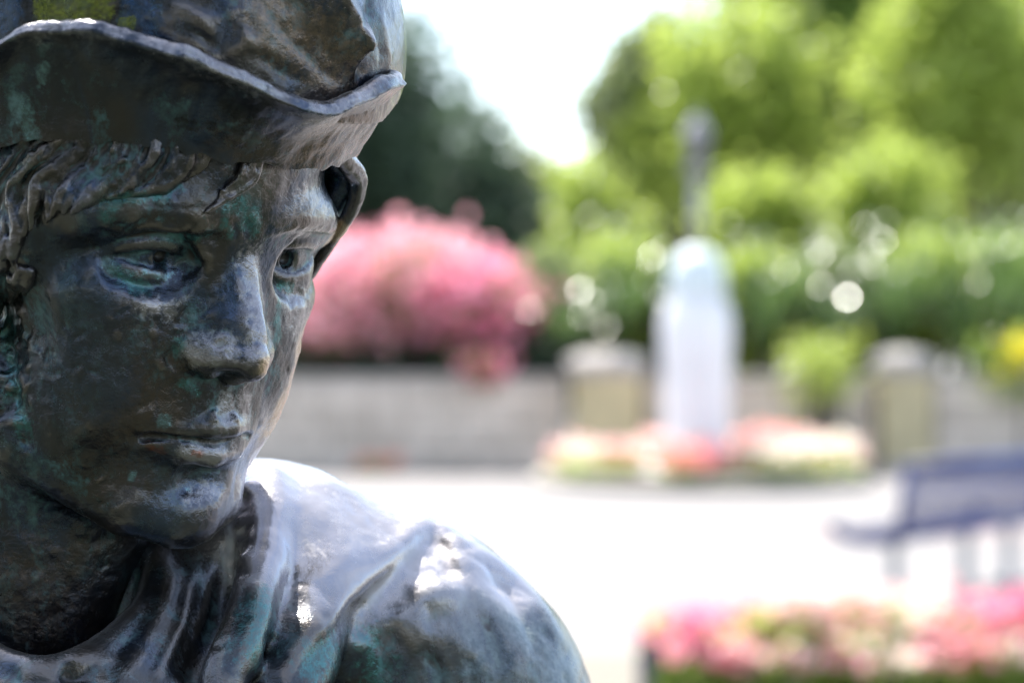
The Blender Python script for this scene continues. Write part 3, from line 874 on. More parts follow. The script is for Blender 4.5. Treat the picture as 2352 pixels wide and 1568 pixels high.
# mouth
H.ell(P(0, -18, 2), (29, 17, 17), 10)
H.chain([P(-28, -16, .3), P(-14, -5.2, 3.5), P(-5, .2, 5.2), P(0, .2, 4.2), P(5, .2, 5.2), P(14, -5.2, 3.5), P(28, -16, .3)], [1.5, 3.2, 4, 3.8, 4, 3.2, 1.5], 4)
H.chain([P(-26, -15, -3), P(-13, -5, -6), P(0, -1, -7.2), P(13, -5, -6), P(26, -15, -3)], [2, 4.2, 5, 4.2, 2], 4)
H.ell(P(0, 1, -19), (17, 8, 5.5), 6, sub=True)
# philtrum
H.stroke([P(0, 6, 23), P(0, 5, 8)], 3.4, -2.4, 0.15)
for s in (-1, 1):
    H.stroke([P(s * 4.6, 3.5, 23), P(s * 5.6, 3, 8)], 2.2, 1.4, 0.2)
# the mouth's line, drawn on the form
M_ = H.dense([(328, 1006), (345, 1000), (400, 1006), (450, 1011), (491, 1018), (525, 1010), (560, 1000), (574, 1001)], 4)
H.chain(M_, np.linspace(1.2, 1.0, len(M_)), 1.0, sub=True)
H.chain(H.see([(331, 1005), (350, 1003), (380, 1006)]), [1.5, 1.4, .9], 1.5, sub=True)

# ---- eyelids, on the balls of the eyes
def on_ball(g, uv, c, r):
    uv = np.asarray(uv, float)
    dl = np.stack([(uv[:, 0] - 1176) / FPX, np.ones(len(uv)), -(uv[:, 1] - 784) / FPX], -1) @ g.M
    dl /= np.linalg.norm(dl, axis=1, keepdims=True)
    oc = g.to_local(CAM) - A3(c)
    b = dl @ oc; q = b * b - (oc @ oc - r * r)
    t = -b - np.sqrt(np.maximum(q, 0))
    p = oc + t[:, None] * dl
    return A3(c) + p / np.linalg.norm(p, axis=1, keepdims=True) * r
def lids(c, up, lo, crease, iris, pr):
    for p in lo: H.soften(on_ball(H, [(p[0], p[1] + 14)], c, ER - .5)[0], 12, 16)
    H.soften(on_ball(H, [lo[-1]], c, ER)[0], 13, 18)
    U = on_ball(H, spline(up, 5), c, ER + .3); L = on_ball(H, spline(lo, 5), c, ER + .2)
    I = on_ball(H, [iris], c, ER - .2)[0]
    n = I - A3(c); n /= np.linalg.norm(n)
    u = np.cross(n, (0, 0, 1)); u /= np.linalg.norm(u); v = np.cross(u, n)
    a = np.linspace(0, 2 * math.pi, 25)
    ring = I + (pr + 1.6) * (np.cos(a)[:, None] * u + np.sin(a)[:, None] * v) - 0.5 * n
    H.stroke(ring, 1.1, .45, 0)                              # raised rim of the iris
    H.ell(I + .4 * n, (pr, pr, pr), 0.6, sub=True)           # the pupil is bored out
    H.ell(I - 2.0 * n, (pr * .7, pr * .7, pr * .7), 0.6, sub=True)
    H.dab(I - 1.2 * n + 1.6 * v + 1.0 * u, 1.2, 1.4)
    w = np.linspace(0, 1, len(U))
    out = lambda p: (p - A3(c)) / np.linalg.norm(p - A3(c), axis=1, keepdims=True)
    H.chain(U + A3((0, 0, 1.5)) + .5 * out(U), np.interp(w, [0, .2, .7, 1], [1.0, 1.9, 1.9, 1.0]), 0.8)
    for dz, r in ((3.0, 2.2), (4.6, 2.4), (6.4, 2.7), (8.4, 3.0), (10.4, 3.0)):
        H.chain(U + A3((0, 0, dz)) + (.5 - .1 * dz) * out(U), np.interp(w, [0, .2, .7, 1], [1.2, r, r, 1.2]), 3.5)
    w = np.linspace(0, 1, len(L))
    H.chain(L - A3((0, 0, 1.0)), np.interp(w, [0, .2, .8, 1], [.8, 1.5, 1.5, .8]), 1.0)
    for dz, r in ((3.4, 2.4), (6.0, 3.0)):
        H.chain(L - A3((0, 0, dz)) - (.25 * dz) * out(L), np.interp(w, [0, .2, .8, 1], [1.5, r, r, 1.5]), 4)
    for p in U[::3]: H.soften(p + A3((0, 0, 7)), 6, 5)
    H.cut(H.dense(crease, 5), 1.2, .9, 0.3)
lids(EYE[0], [(254, 584), (285, 575), (340, 570), (395, 577), (428, 602)],
     [(254, 584), (282, 602), (330, 616), (372, 622), (410, 615), (430, 602)],
     [(256, 562), (300, 548), (360, 542), (420, 548), (450, 562)], (374, 592), 3.9)
lids(EYE[1], [(598, 588), (635, 574), (690, 567), (722, 576)],
     [(598, 588), (618, 612), (655, 630), (692, 622), (720, 588)],
     [(604, 562), (650, 552), (700, 550), (736, 556)], (662, 598), 3.9)

for q_, r_, n_ in (((446, 604), 8, 14), ((436, 640), 8, 14), ((396, 660), 8, 12), ((340, 662), 8, 12), ((290, 645), 7, 8)):
    H.soften(H.see([q_])[0], r_, n_)
# ---- brows, wrinkles and the marks of the modeller's tool, drawn on the form
H.cut(H.dense([(236, 580), (262, 556), (310, 541), (370, 535), (440, 541), (500, 552)], 5), 1.7, 2.2, .3)
H.stroke(H.dense([(220, 560), (262, 535), (330, 518), (420, 518), (500, 528)], 5), 5.5, 1.5, .3)
H.cut(H.dense([(600, 556), (650, 541), (710, 538), (770, 546)], 5), 1.7, 2.0, .3)
H.stroke(H.dense([(606, 535), (660, 520), (720, 518), (775, 528)], 5), 5.0, 1.2, .3)
_r = random.Random(3)
for k in range(26):
    t = k / 25; x = 235 + 270 * t; y = 545 - 42 * math.sin(math.pi * min(1, t * 1.15)) + _r.uniform(-10, 14)
    H.cut(H.dense([(x + 22, y - 8 - 10 * (t > .4)), (x, y), (x - 20, y + 10)], 3), 1.0, _r.uniform(.8, 1.5), .5)
for k in range(10):
    t = k / 9; x = 620 + 140 * t; y = 522 + _r.uniform(-8, 8)
    H.cut(H.dense([(x - 14, y + 3), (x + 14, y - 3)], 3), 1.0, 1.0, .5)
for q, w, h in (([(225, 590), (238, 598), (246, 612)], .9, .9), ([(210, 600), (232, 612), (250, 630), (290, 645)], 1.0, .9),
                ([(262, 630), (300, 650), (350, 656), (400, 648)], 1.5, .8), ([(240, 575), (215, 570), (190, 575)], .9, .7),
                ([(618, 640), (650, 655), (690, 650), (712, 635)], 1.5, .7), ([(430, 560), (445, 600), (440, 640)], 2.0, .7),
                ([(566, 500), (572, 530), (562, 548)], 1.8, .8), ([(534, 510), (542, 535), (538, 552)], 1.5, .6),
                ([(330, 470), (400, 478), (470, 475)], 1.2, .5), ([(320, 490), (380, 500), (450, 497)], 1.2, .5),
                ([(398, 790), (392, 830), (404, 856)], 2.2, 1.4), ([(392, 850), (360, 900), (330, 960)], 5, .8),
                ([(318, 985), (312, 1005), (318, 1030)], 2.0, .8), ([(390, 1092), (460, 1080), (530, 1078)], 2.2, .9),
                ([(410, 1072), (470, 1062), (545, 1060)], 1.6, .6)):
    H.cut(H.dense(q, 5), w * 1.1, h * 1.5, .4)
for q, w, h in (([(440, 1118), (490, 1112), (535, 1120)], 7, 1.0), ([(250, 670), (310, 690), (380, 700)], 8, .8),
                ([(430, 842), (500, 862), (590, 868)], 2.6, .6), ([(540, 600), (560, 700), (580, 790)], 3.0, .6)):
    H.stroke(H.dense(q, 5), w, h * 1.4, .4)
H.stroke(H.dense([(572, 585), (582, 650), (592, 710), (608, 790)], 5), 3.0, 1.7, .2)
H.stroke(H.dense([(424, 822), (480, 832), (540, 836), (600, 838)], 5), 2.6, 1.2, .25)
H.stroke(H.dense([(440, 856), (500, 864), (570, 866)], 5), 3.0, -1.0, .3)
for k in range(60):
    u, v = _r.uniform(-30, 70), _r.uniform(640, 1010)
    H.stroke(H.see([(u, v), (u + _r.uniform(-14, 14), v + _r.uniform(14, 34))]), _r.uniform(2, 4.5), _r.choice((-1, 1)) * _r.uniform(.5, 1.3), .5)
H.stroke(H.dense([(66, 580), (84, 700), (100, 800), (130, 900), (190, 980)], 5), 9, -2.2, .2)
for k in range(150):                                   # small flats and dabs of clay all over the cheek, jaw and neck
    u, v = _r.uniform(0, 700), _r.uniform(480, 1300)
    if 240 < u < 450 and 530 < v < 650 or u > 580 and v < 660 or 320 < u and 960 < v < 1040: continue
    a = _r.uniform(0.6, 2.2); L_ = _r.uniform(10, 34)
    H.stroke(H.see([(u, v), (u + L_ * math.cos(a), v + L_ * math.sin(a))]), _r.uniform(1.6, 3.6), _r.choice((-1, 1)) * _r.uniform(.25, .75), .5)
# ---- hat: a turned-up brim and a soft crown, both in the head's own frame
def project(p):
    w = HT + np.asarray(p, float) @ HM.T / 1000.0
    return np.stack([1176 + FPX * w[:, 0] / w[:, 1], 784 - FPX * (w[:, 2] - 1.64) / w[:, 1]], -1)

def ring(th, a, b, f0, z):
    return np.stack([a * np.sin(th), -(f0 + b * np.cos(th)), z], -1)

def fit_heights(a, b, f0, line, ths, z0, z1, zdef):
    """heights of a ring whose outline follows the hat's measured edge"""
    line = spline(line, 8)
    out = []
    zz = np.linspace(z0, z1, 260)
    for t in ths:
        p = project(ring(np.full(260, t), a, b, f0, zz))
        dv = p[:, 1] - np.interp(p[:, 0], line[:, 0], line[:, 1])
        out.append(zz[np.abs(dv).argmin()])
    return np.array(out)

NT = 480
TH = np.linspace(-math.pi, math.pi, NT, endpoint=False)
def smooth_ring(z, n):
    for _ in range(n):
        z = (np.roll(z, 1) + 2 * z + np.roll(z, -1)) / 4
    return z
RA, RB, RF = 103.0, 120.0, -98.0
BA, BB, BF = 86.0, 99.0, -98.0
kt = np.radians(np.array([-95, -85, -75, -65, -55, -45, -35, -25, -15, -5, 5, 15, 22, 28]))
zr = fit_heights(RA, RB, RF, [(-140, 190), (-60, 128), (0, 82), (50, 56), (105, 46), (200, 52), (330, 78), (400, 105), (520, 150), (620, 195), (700, 234), (745, 244), (790, 236), (840, 208), (890, 184), (930, 176)], kt, 70, 240, 120)
zb = fit_heights(BA, BB, BF, [(-140, 380), (-60, 362), (0, 340), (100, 312), (200, 322), (330, 330), (420, 345), (480, 366), (560, 376), (620, 385), (700, 388), (760, 380), (820, 360)], kt, 70, 160, 110)
deg = np.degrees(TH)
# beyond the cheek the rim drops and runs round the back
zR = np.interp(deg, np.r_[-180, -130, np.degrees(kt), 36, 44, 55, 70, 85, 110, 150, 180], np.r_[118, 140, zr, zr[-1] - 1, zr[-1] - 4, zr[-1] - 8, zr[-1] - 11, 124, 116, 112, 118])
zB = np.interp(deg, np.r_[-180, -130, np.degrees(kt), 40, 60, 90, 130, 180], np.r_[80, 92, zb, zb[-1] + 4, zb[-1] + 4, zb[-1] - 4, 92, 80])
zR = smooth_ring(zR, 30) - 3.0; zB = smooth_ring(zB, 60)
prof = []
NS = 30
for i in range(NS + 1):
    t = i / NS; prof.append((t, 0.0, 0))
for i in range(1, 12):
    prof.append((1.0, i / 12, 1))
for i in range(NS + 1):
    prof.append((1 - i / NS, 1.0, 2))
rows = []
far = np.interp(deg, [-180, 12, 48, 120, 180], [0, 0, 1, 1, 0]); far = far * far * (3 - 2 * far)
wob = 1.0 + 0.02 * vnoise(np.stack([TH * 2.2 + 40, TH * 0 + 3, TH * 0], -1))
for (t, q, side) in prof:
    g = 0.72 * t + 0.28 * t ** 3 - 0.12 * math.sin(math.pi * t)            # leaves the brow upright, flares at the rim
    g = g + (t + 0.10 * math.sin(math.pi * t) - g) * far
    a = BA * (1 + 0.075 * far) + (RA * wob * (1 - 0.03 * far) - BA * (1 + 0.075 * far)) * g; b = BB * (1 + 0.05 * far) + (RB * wob * (1 - 0.03 * far) - BB * (1 + 0.05 * far)) * g
    z = zB + (zR - zB) * t
    th_ = 5.0 + 3.2 * t ** 3
    if side == 1:
        an = math.pi * q
        off = -th_ / 2 + th_ / 2 * math.cos(an); up = 4.0 * math.sin(an)
    else:
        off = 0 if side == 0 else -th_; up = 0
    bead = 1.6 * math.exp(-((1 - t) / 0.10) ** 2)
    off += bead if side == 0 else 0
    rows.append(ring(TH, a + off, b + off, RF, z + up))
V = np.array(rows).reshape(-1, 3)
nr = len(rows)
j = np.arange(NT); F = []
for i in range(nr - 1):
    F.append(np.stack([i * NT + j, i * NT + (j + 1) % NT, (i + 1) * NT + (j + 1) % NT, (i + 1) * NT + j], -1))
F = np.concatenate(F)
rad = np.stack([np.sin(np.tile(TH, nr)), -np.cos(np.tile(TH, nr)), np.zeros(NT * nr)], -1)
tt = np.repeat([p[0] for p in prof], NT)
streak = vnoise(np.stack([np.tile(TH, nr) * 34, tt * 1.6, tt * 0], -1))
dimp = fbm(V, 26, 3)
edge = np.exp(-((1 - tt) / 0.12) ** 2)
lump = vnoise(np.stack([np.tile(TH, nr) * 9, tt * 0 + 9, tt * 0], -1))
V = V + rad * (1.5 * dimp + 0.18 * streak + 0.3 * fbm(V, 3.5, 2))[:, None]
V[:, 2] += edge * (0.9 * lump + 0.5 * vnoise(V / 2.5))
low = np.exp(-(tt / 0.08) ** 2)
V[:, 2] += low * (1.3 * vnoise(np.stack([np.tile(TH, nr) * 16, tt * 0 + 4, tt * 0], -1)) + .6 * vnoise(V / 4))
cavb = np.clip(0.25 - 1.0 * tt, -1, 1) * 0.5 + 0.3 * dimp
BRIM_V, BRIM_F = V, F
hat = bpy.data.objects.new('hat', None); COL.objects.link(hat); hat.parent = statue
Wd = HT + V @ HM.T / 1000.0 - np.array(statue.location)
link_mesh('brim', Wd, F, bronze, hat, attrs={'cavity': cavb})

CR = Clay((-130, -40, 95), (130, 240, 250), 1.25, HM, HT)
CR.ell(P(11, -104, 140), (98, 114, 98))
CR.d = np.maximum(CR.d, (131 - CR.ax[2])[None, None, :] + .40 * np.clip(CR.ax[0] - 52, 0, None)[:, None, None])
CR.ell(P(0, -98, 128), (85, 97, 32), 1.0)
# a folded flap standing out over the front of the crown: a broad facet below a crest, steep beyond it
A_, B_, C_, E0, D0, G_ = CR.see([(598, -20), (690, 102), (806, 196), (728, -30), (822, 116), (846, 40)])
fn = CR.grad(np.array([D0, E0])).mean(0); fn /= np.linalg.norm(fn)
E1, D1 = E0 + 13 * fn, D0 + 11 * fn
def plane(p, q_, r_, inside):
    n = np.cross(q_ - p, r_ - p); n /= np.linalg.norm(n)
    return (p, n if np.dot(inside - p, n) < 0 else -n)
ins = (A_ + B_ + C_ + E0 + D0) / 5 - 4 * fn
CR.wedge([plane(A_ - 1.5 * fn, B_ - 1.5 * fn, E1, ins), plane(B_ - 1.5 * fn, C_ - 1.5 * fn, D1, ins), plane(B_ - 1.0 * fn, E1, D1, ins), plane(E1, D1, G_, ins), plane(C_ - 1.5 * fn, D1, G_ - 2 * fn, ins),
          plane(A_ + A3((0, 0, 26)), E1 + A3((0, 0, 26)), E0 + A3((4, 0, 26)), ins)], ins, 42, 1.5)
CR.cut(CR.dense([(846, -40), (842, 40), (838, 110), (826, 170), (806, 202)], 6), 1.8, 2.4, .15)
CR.cut(CR.dense([(590, -10), (640, 60), (684, 110), (740, 160), (800, 204)], 6), 1.8, 1.6, .2)
for k in range(14):
    u, v = _r.uniform(610, 800), _r.uniform(-10, 150)
    CR.stroke(CR.see([(u, v), (u + _r.uniform(10, 40), v + _r.uniform(10, 30))]), _r.uniform(2, 4), _r.choice((-.5, .4)), .5)
for q, w, h in (([(380, 10), (440, 30), (470, 62), (500, 90)], 2.4, 1.4), ([(300, 20), (390, 45), (520, 40), (590, 10)], 3, .9),
                ([(545, 40), (560, 80), (600, 120)], 2.5, 1.4), ([(870, 20), (890, 110), (895, 180)], 3, .8),
                ([(520, 130), (560, 100), (570, 60)], 2.0, 1.1), ([(350, 60), (420, 95), (500, 120)], 3.0, .9)):
    CR.stroke(CR.dense(q, 5), w, h, .4)
for q, w, h in (([(552, 30), (548, 70), (556, 100)], 1.5, 1.6), ([(440, 70), (480, 98), (520, 128)], 2, 1.5), ([(560, 110), (640, 160), (720, 200)], 3, 2.0),
                ([(860, 60), (872, 120), (868, 170)], 1.2, .9), ([(420, 28), (436, 36), (450, 52)], 1.0, 1.2)):
    CR.cut(CR.dense(q, 5), w, h, .4)
for k in range(40):
    u, v = _r.uniform(0, 900), _r.uniform(-60, 200); a = _r.uniform(0, 3.1); L_ = _r.uniform(12, 50)
    CR.stroke(CR.see([(u, v), (u + L_ * math.cos(a), v + L_ * math.sin(a))]), _r.uniform(2, 5), _r.choice((-1, 1)) * _r.uniform(.25, .7), .5)
crown = clay_object('crown', CR, bronze, statue, rough=(0.45, 18.0), fine=(0.12, 2.4))
crown.parent = hat
# ---- hair: locks swept out from under the brim
HA = Clay((-96, -34, -30), (96, 206, 135), 1.0, HM, HT)
# hair at the sides and the back of the head, under the hat
_c = np.array(P(0, -100, 84)); _q = [(HA.ax[0] - _c[0])[:, None, None] / 82, (HA.ax[1] - _c[1])[None, :, None] / 101, (HA.ax[2] - _c[2])[None, None, :] / 84]
_v = (np.sqrt(_q[0] ** 2 + _q[1] ** 2 + _q[2] ** 2) - 1) * 82
_v = np.maximum(_v, (84 - HA.ax[1])[None, :, None] - .25 * (HA.ax[2] - 40)[None, None, :])
HA.d = np.minimum(HA.d, _v.astype(np.float32))
for k in range(120):
    a = _r.uniform(.25, 2 * math.pi - .25); zz = _r.uniform(40, 105)
    d_ = A3((math.sin(a) * 82, -(-100 + 101 * math.cos(a)), 0))
    HA.cut([d_ * A3((1, 1, 0)) + A3((0, 0, zz)), d_ * A3((.98, .98, 0)) + A3((_r.uniform(-6, 6), 0, zz - 22)), d_ * A3((.92, .93, 0)) + A3((_r.uniform(-9, 9), 0, zz - 45))], 1.2, 2.2, .4)
for s in (-1, 1):                                           # sideburns down to the jaw
    HA.chain([P(s * 68, -58, 84), P(s * 66, -68, 60), P(s * 65, -76, 36), P(s * 61, -82, 8)], [10, 9, 8, 5], 5)
def lock(uv, r0, r1, lift=2.0, strands=3, k=0.5):
    p = H.dense(uv, 6, lift)
    n = len(p); t = np.linspace(0, 1, n)
    r0 = r0 * _r.uniform(.8, 1.15)
    rr = r1 + (r0 - r1) * np.sin(np.pi * np.clip(0.22 + 0.78 * t, 0, 1)) ** 0.8
    g = H.grad(p)
    p = p + g * (_r.uniform(-1.0, 2.6) * np.sin(np.pi * t))[:, None]
    HA.chain(p, rr, k)
    side = np.cross(np.gradient(p, axis=0), g); side /= np.linalg.norm(side, axis=1, keepdims=True) + 1e-6
    for s in range(strands):
        o = (s - (strands - 1) / 2) / max(1, strands - 1) * 1.5
        w_ = np.sin(t * 5 + _r.uniform(0, 6)) * 0.25
        q = p + side * (rr * (o + w_))[:, None] + g * (rr * (1 - 0.45 * (o + w_) ** 2))[:, None]
        HA.cut(q, _r.uniform(.6, 1.0), _r.uniform(1.4, 2.6), .25)
# flow of the fringe, from the parting at the right to the sideburn at the left
FLOW = [
    [(433, 292), (420, 356), (402, 396), (362, 428), (314, 444)],
    [(397, 290), (384, 358), (360, 398), (318, 430), (272, 456)],
    [(363, 286), (350, 352), (322, 392), (282, 420), (224, 458)],
    [(323, 286), (310, 352), (286, 392), (246, 424), (196, 476)],
    [(287, 286), (268, 352), (244, 396), (208, 432), (168, 486)],
    [(245, 286), (222, 354), (196, 398), (152, 436), (126, 500)],
    [(210, 290), (180, 356), (140, 392), (96, 430), (84, 520)],
    [(175, 294), (130, 358), (84, 392), (48, 440), (50, 550)],
    [(125, 300), (76, 366), (30, 404), (10, 470), (14, 580)],
    [(75, 310), (20, 380), (-20, 440), (-26, 520), (-20, 620)],
    [(25, 324), (-40, 400), (-70, 480), (-60, 580), (-50, 680)],
]
for A_ in FLOW:                                             # a soft mass first
    p = H.dense(A_, 5, -1.5)
    HA.chain(p, np.interp(np.linspace(0, 1, len(p)), [0, .7, 1], [5, 4.5, 1.5]), 3)
for i in range(len(FLOW) - 1):
    for j in range(2):
        t = (j + _r.uniform(-.15, .15)) / 2
        q = np.array(FLOW[i]) * (1 - t) + np.array(FLOW[i + 1]) * t + np.array([[0, 0]] + [[_r.uniform(-7, 7), _r.uniform(-5, 5)] for _ in range(4)])
        lock(q, 4.2 if j else 5.2, 1.0, 1.4 + (0 if j else 1.4), 3, 1.6)
for i in range(len(FLOW) - 1):                              # then the chisel lines that follow the flow
    for j in range(4):
        t = _r.random()
        q = np.array(FLOW[i]) * (1 - t) + np.array(FLOW[i + 1]) * t + np.array([[_r.uniform(-4, 4), _r.uniform(-4, 4)] for _ in range(5)])
        k0 = _r.choice((0, 0, 1))
        HA.cut(HA.dense(q[k0:k0 + 4], 5), _r.uniform(.5, .8), _r.uniform(.8, 1.8), .3)
for k in range(40):                                         # rougher hair in front of the ear
    u, v = _r.uniform(-40, 70), _r.uniform(470, 640)
    HA.chain(H.see([(u, v), (u - 6 + _r.uniform(-6, 6), v + 26), (u - 16 + _r.uniform(-8, 8), v + 54)], 1.0), [2.2, 2.6, .8], .8)
for uv, r0, r1 in (([(592, 350), (580, 400), (546, 432), (504, 462), (470, 487)], 3.6, .8), ([(576, 348), (566, 392), (536, 424), (500, 450)], 2.6, .7),
                   ([(556, 348), (550, 388), (528, 418), (504, 438)], 2.0, .7), ([(478, 346), (470, 372), (450, 396), (424, 414)], 2.4, .8), ([(456, 342), (446, 376), (420, 408)], 2.6, .8)):
    lock(uv, r0, r1, 1.2, 2)
# the lock at the far temple curls down in front of the ear
tp = np.array([P(50, -20, 114), P(56, -22, 110), P(65, -24, 105), P(69, -25, 100), P(70.5, -26, 92), P(70, -29, 83), P(70, -34, 73), P(71, -42, 59), P(74, -52, 47)])
n_ = (len(tp) - 1) * 5 + 1
t_ = np.linspace(0, 1, n_)
HA.chain(spline(tp, 5), np.interp(t_, [0, .25, .6, 1], [4, 4.5, 3.2, 2.5]), 1)
HA.chain(spline(tp + A3((1, 11, 2)), 5), np.interp(t_, [0, .3, .8, 1], [7, 7, 6, 4]), 2)
HA.chain(spline(tp + A3((0, 24, 2)), 5), np.interp(t_, [0, .3, .8, 1], [9, 9, 8, 6]), 3)
for d_ in ((-3, -2, 0), (1, -4, 0), (3, 3, 0), (2, 8, 0)):
    HA.cut(spline(tp + A3(d_), 5), 0.9, 2.0, .2)
hair = clay_object('hair', HA, bronze, statue, rough=(0.25, 6.0), fine=(0.12, 2.0))
# ---- coat: shoulders, chest, sleeve and two collars, in world axes about the lips
CO = Clay((-230, -70, -290), (250, 230, 15), 1.6, np.eye(3), HT)
def W3(u, v, y):
    """the point seen at (u, v) that lies y mm behind the lips"""
    d = HT[1] + y / 1000.0
    return ((np.array([(u - 1176) / FPX * d, d, 1.64 - (v - 784) / FPX * d]) - HT) * 1000).astype(np.float32)
CO.ell((-60, 120, -230), (175, 105, 170))
CO.chain([(-190, 120, -150), (-130, 118, -95), (-70, 116, -80), (5, 114, -81), (70, 112, -96), (92, 110, -117)], [62, 66, 70, 68, 57, 54], 12)
CO.chain([(92, 110, -117), (112, 104, -170), (140, 98, -260), (150, 90, -330)], [54, 60, 66, 68], 10)
CO.ell((-50, 62, -225), (125, 75, 115), 25)
# shoulder shelf, then the front falls away
CO.chain([W3(600, 1240, 72), W3(740, 1320, 75), W3(880, 1310, 92)], [22, 20, 14], 16)
# inner collar, hugging the neck and open at the throat
rim = [(420, 1215, 85), (352, 1262, 62), (326, 1373, 40), (284, 1439, 22), (212, 1503, 2), (120, 1536, -8), (36, 1524, -4), (-40, 1480, 10), (-130, 1400, 40)]
R1 = np.array([W3(*p) for p in rim]); R1 = spline(R1, 5).astype(np.float32)
out = R1 - A3((-70, 70, 0)); out[:, 2] = 0; out /= np.linalg.norm(out, axis=1, keepdims=True)
CO.chain(R1 + out * 5, 6.5, 4)
CO.chain(R1 + out * 13 - A3((0, 0, 20)), 15, 8)
CO.chain(R1 + out * 26 - A3((0, 0, 48)), 27, 14)
CO.chain(R1 + out * 30 - A3((0, 0, 95)), 45, 20)
# outer collar lying back on the shoulder
oc = [(570, 1118, 82), (560, 1200, 60), (552, 1300, 40), (520, 1420, 18), (470, 1530, 2), (440, 1640, -6), (400, 1800, -10), (360, 2100, -6), (340, 2400, 10)]
O1 = spline(np.array([W3(*p) for p in oc]), 5).astype(np.float32)
CO.chain(O1 + A3((9, 0, 0)), 9, 6)
CO.chain(O1 + A3((30, 14, -16)), 15, 12)
def see(q, n=5): return CO.dense(q, n)
CO.cut(see([(560, 1120), (545, 1200), (528, 1260), (512, 1360), (490, 1450), (432, 1575)]), 4.5, 9.0, .1)
CO.stroke(see([(576, 1090), (566, 1180), (556, 1290), (530, 1400), (490, 1510), (462, 1580)]), 5, 2.0, .1)
# sleeve seam: a raised hem with a deep groove under it
CO.stroke(see([(985, 1190), (960, 1225), (900, 1285), (830, 1350), (760, 1420), (700, 1490), (640, 1570)]), 6, 3.2, .12)
CO.cut(see([(1000, 1205), (975, 1245), (915, 1305), (850, 1368), (785, 1432), (725, 1500), (668, 1580)]), 4.5, 6.5, .12)
CO.stroke(see([(1000, 1200), (1030, 1230), (1075, 1262)]), 6, 2.6, .3)
CO.cut(see([(985, 1225), (1015, 1262), (1030, 1300), (1012, 1330)]), 3, 4.0, .3)
# folds
for q, w, h in (([(1020, 1310), (1080, 1285), (1150, 1300), (1230, 1380), (1300, 1500)], 9, 2.5), ([(1060, 1330), (1130, 1400), (1180, 1500), (1200, 1580)], 9, 2.2),
                ([(905, 1470), (950, 1400), (1010, 1365), (1070, 1380)], 7, 3.2), ([(900, 1480), (960, 1460), (1040, 1470), (1100, 1530)], 7, 2.2),
                ([(840, 1460), (800, 1520), (780, 1580)], 8, 2.5), ([(590, 1330), (600, 1420), (570, 1560)], 9, 2.2), ([(700, 1350), (690, 1430), (640, 1500)], 10, 2.6),
                ([(640, 1290), (740, 1322), (830, 1300), (920, 1240)], 12, 3.0), ([(400, 1290), (380, 1390), (330, 1490), (280, 1570)], 6, 2.5),
                ([(450, 1290), (430, 1400), (390, 1500), (350, 1570)], 6, 2.2), ([(490, 1290), (470, 1390), (440, 1480)], 4, 1.6),
                ([(170, 1560), (180, 1525), (215, 1518), (245, 1545), (240, 1580)], 6, 3.5), ([(40, 1560), (100, 1548), (150, 1556)], 6, 2.5)):
    CO.stroke(see(q), w, h, .3)
for q, w, h in (([(1040, 1260), (1120, 1300), (1190, 1390), (1240, 1520)], 3, 2.2), ([(560, 1330), (548, 1420), (510, 1560)], 4, 2.2), ([(650, 1330), (640, 1420), (600, 1540)], 5, 2.5),
                ([(900, 1440), (880, 1500), (900, 1570)], 3, 3.0), ([(1080, 1400), (1130, 1450), (1150, 1560)], 3, 2.0), ([(720, 1340), (760, 1380), (740, 1440)], 4, 2.4),
                ([(425, 1290), (405, 1400), (360, 1500), (310, 1570)], 3, 2.6), ([(470, 1290), (450, 1400), (415, 1500), (380, 1570)], 2.5, 2.2), ([(372, 1270), (350, 1370), (310, 1450), (250, 1520)], 3, 2.0),
                ([(150, 1568), (155, 1530), (172, 1515)], 2.5, 3), ([(252, 1568), (262, 1540), (240, 1520)], 2.5, 3), ([(960, 1500), (1000, 1530), (1010, 1580)], 2.5, 2)):
    CO.cut(see(q), w, h, .3)
for k in range(70):
    u, v = _r.uniform(330, 1350), _r.uniform(1080, 1568); a = _r.uniform(0.8, 2.0) if u < 900 else _r.uniform(.4, 1.6); L_ = _r.uniform(15, 70)
    CO.stroke(CO.see([(u, v), (u + L_ * math.cos(a), v + L_ * math.sin(a))]), _r.uniform(2.2, 6), _r.choice((-1, 1)) * _r.uniform(.3, 1.0) * (0.15 if v < 1330 and u < 950 else 1), .5)
for k in range(70):
    u, v = _r.uniform(900, 1380), _r.uniform(1240, 1568); a = _r.uniform(.3, 1.7); L_ = _r.uniform(20, 80)
    CO.cut(CO.see([(u, v), (u + L_ * math.cos(a), v + L_ * math.sin(a))]), _r.uniform(1.2, 2.2), _r.uniform(.4, 1.3), .5)
for k in range(26):
    v = 1085 + 230 * k / 25
    CO.dab(CO.see([(566 - 14 * k / 25 + _r.uniform(-10, 6), v)])[0], _r.uniform(1.8, 3.2), _r.choice((-1.4, 1.4)))
# ---- stains and painted reflections on the metal, given as weights at the vertices
def to_world(g, p): return g.T + np.asarray(p, float) @ g.M.T / 1000.0
STAINS = {}
def stained(kind, g, uv, r):
    pts = to_world(g, g.dense(uv, 4)) if len(uv) > 1 else to_world(g, g.see(uv))
    STAINS.setdefault(kind, []).append((pts, r / 1000.0))
stained('verdigris', H, [(268, 628), (292, 645), (314, 652), (330, 662)], 3.5)
stained('verdigris', H, [(300, 655), (318, 662)], 4)
stained('verdigris', H, [(544, 470), (560, 500), (588, 520)], 4)
stained('verdigris', H, [(520, 470), (512, 505), (530, 540)], 2.5)
stained('verdigris', H, [(400, 536), (460, 540), (486, 530)], 3)
stained('verdigris', H, [(240, 490), (290, 455), (340, 440)], 3)
stained('verdigris', H, [(640, 690), (638, 740), (642, 780)], 2)
stained('verdigris', H, [(640, 655), (664, 664)], 2)
stained('verdigris', H, [(406, 800), (412, 786)], 2.5)
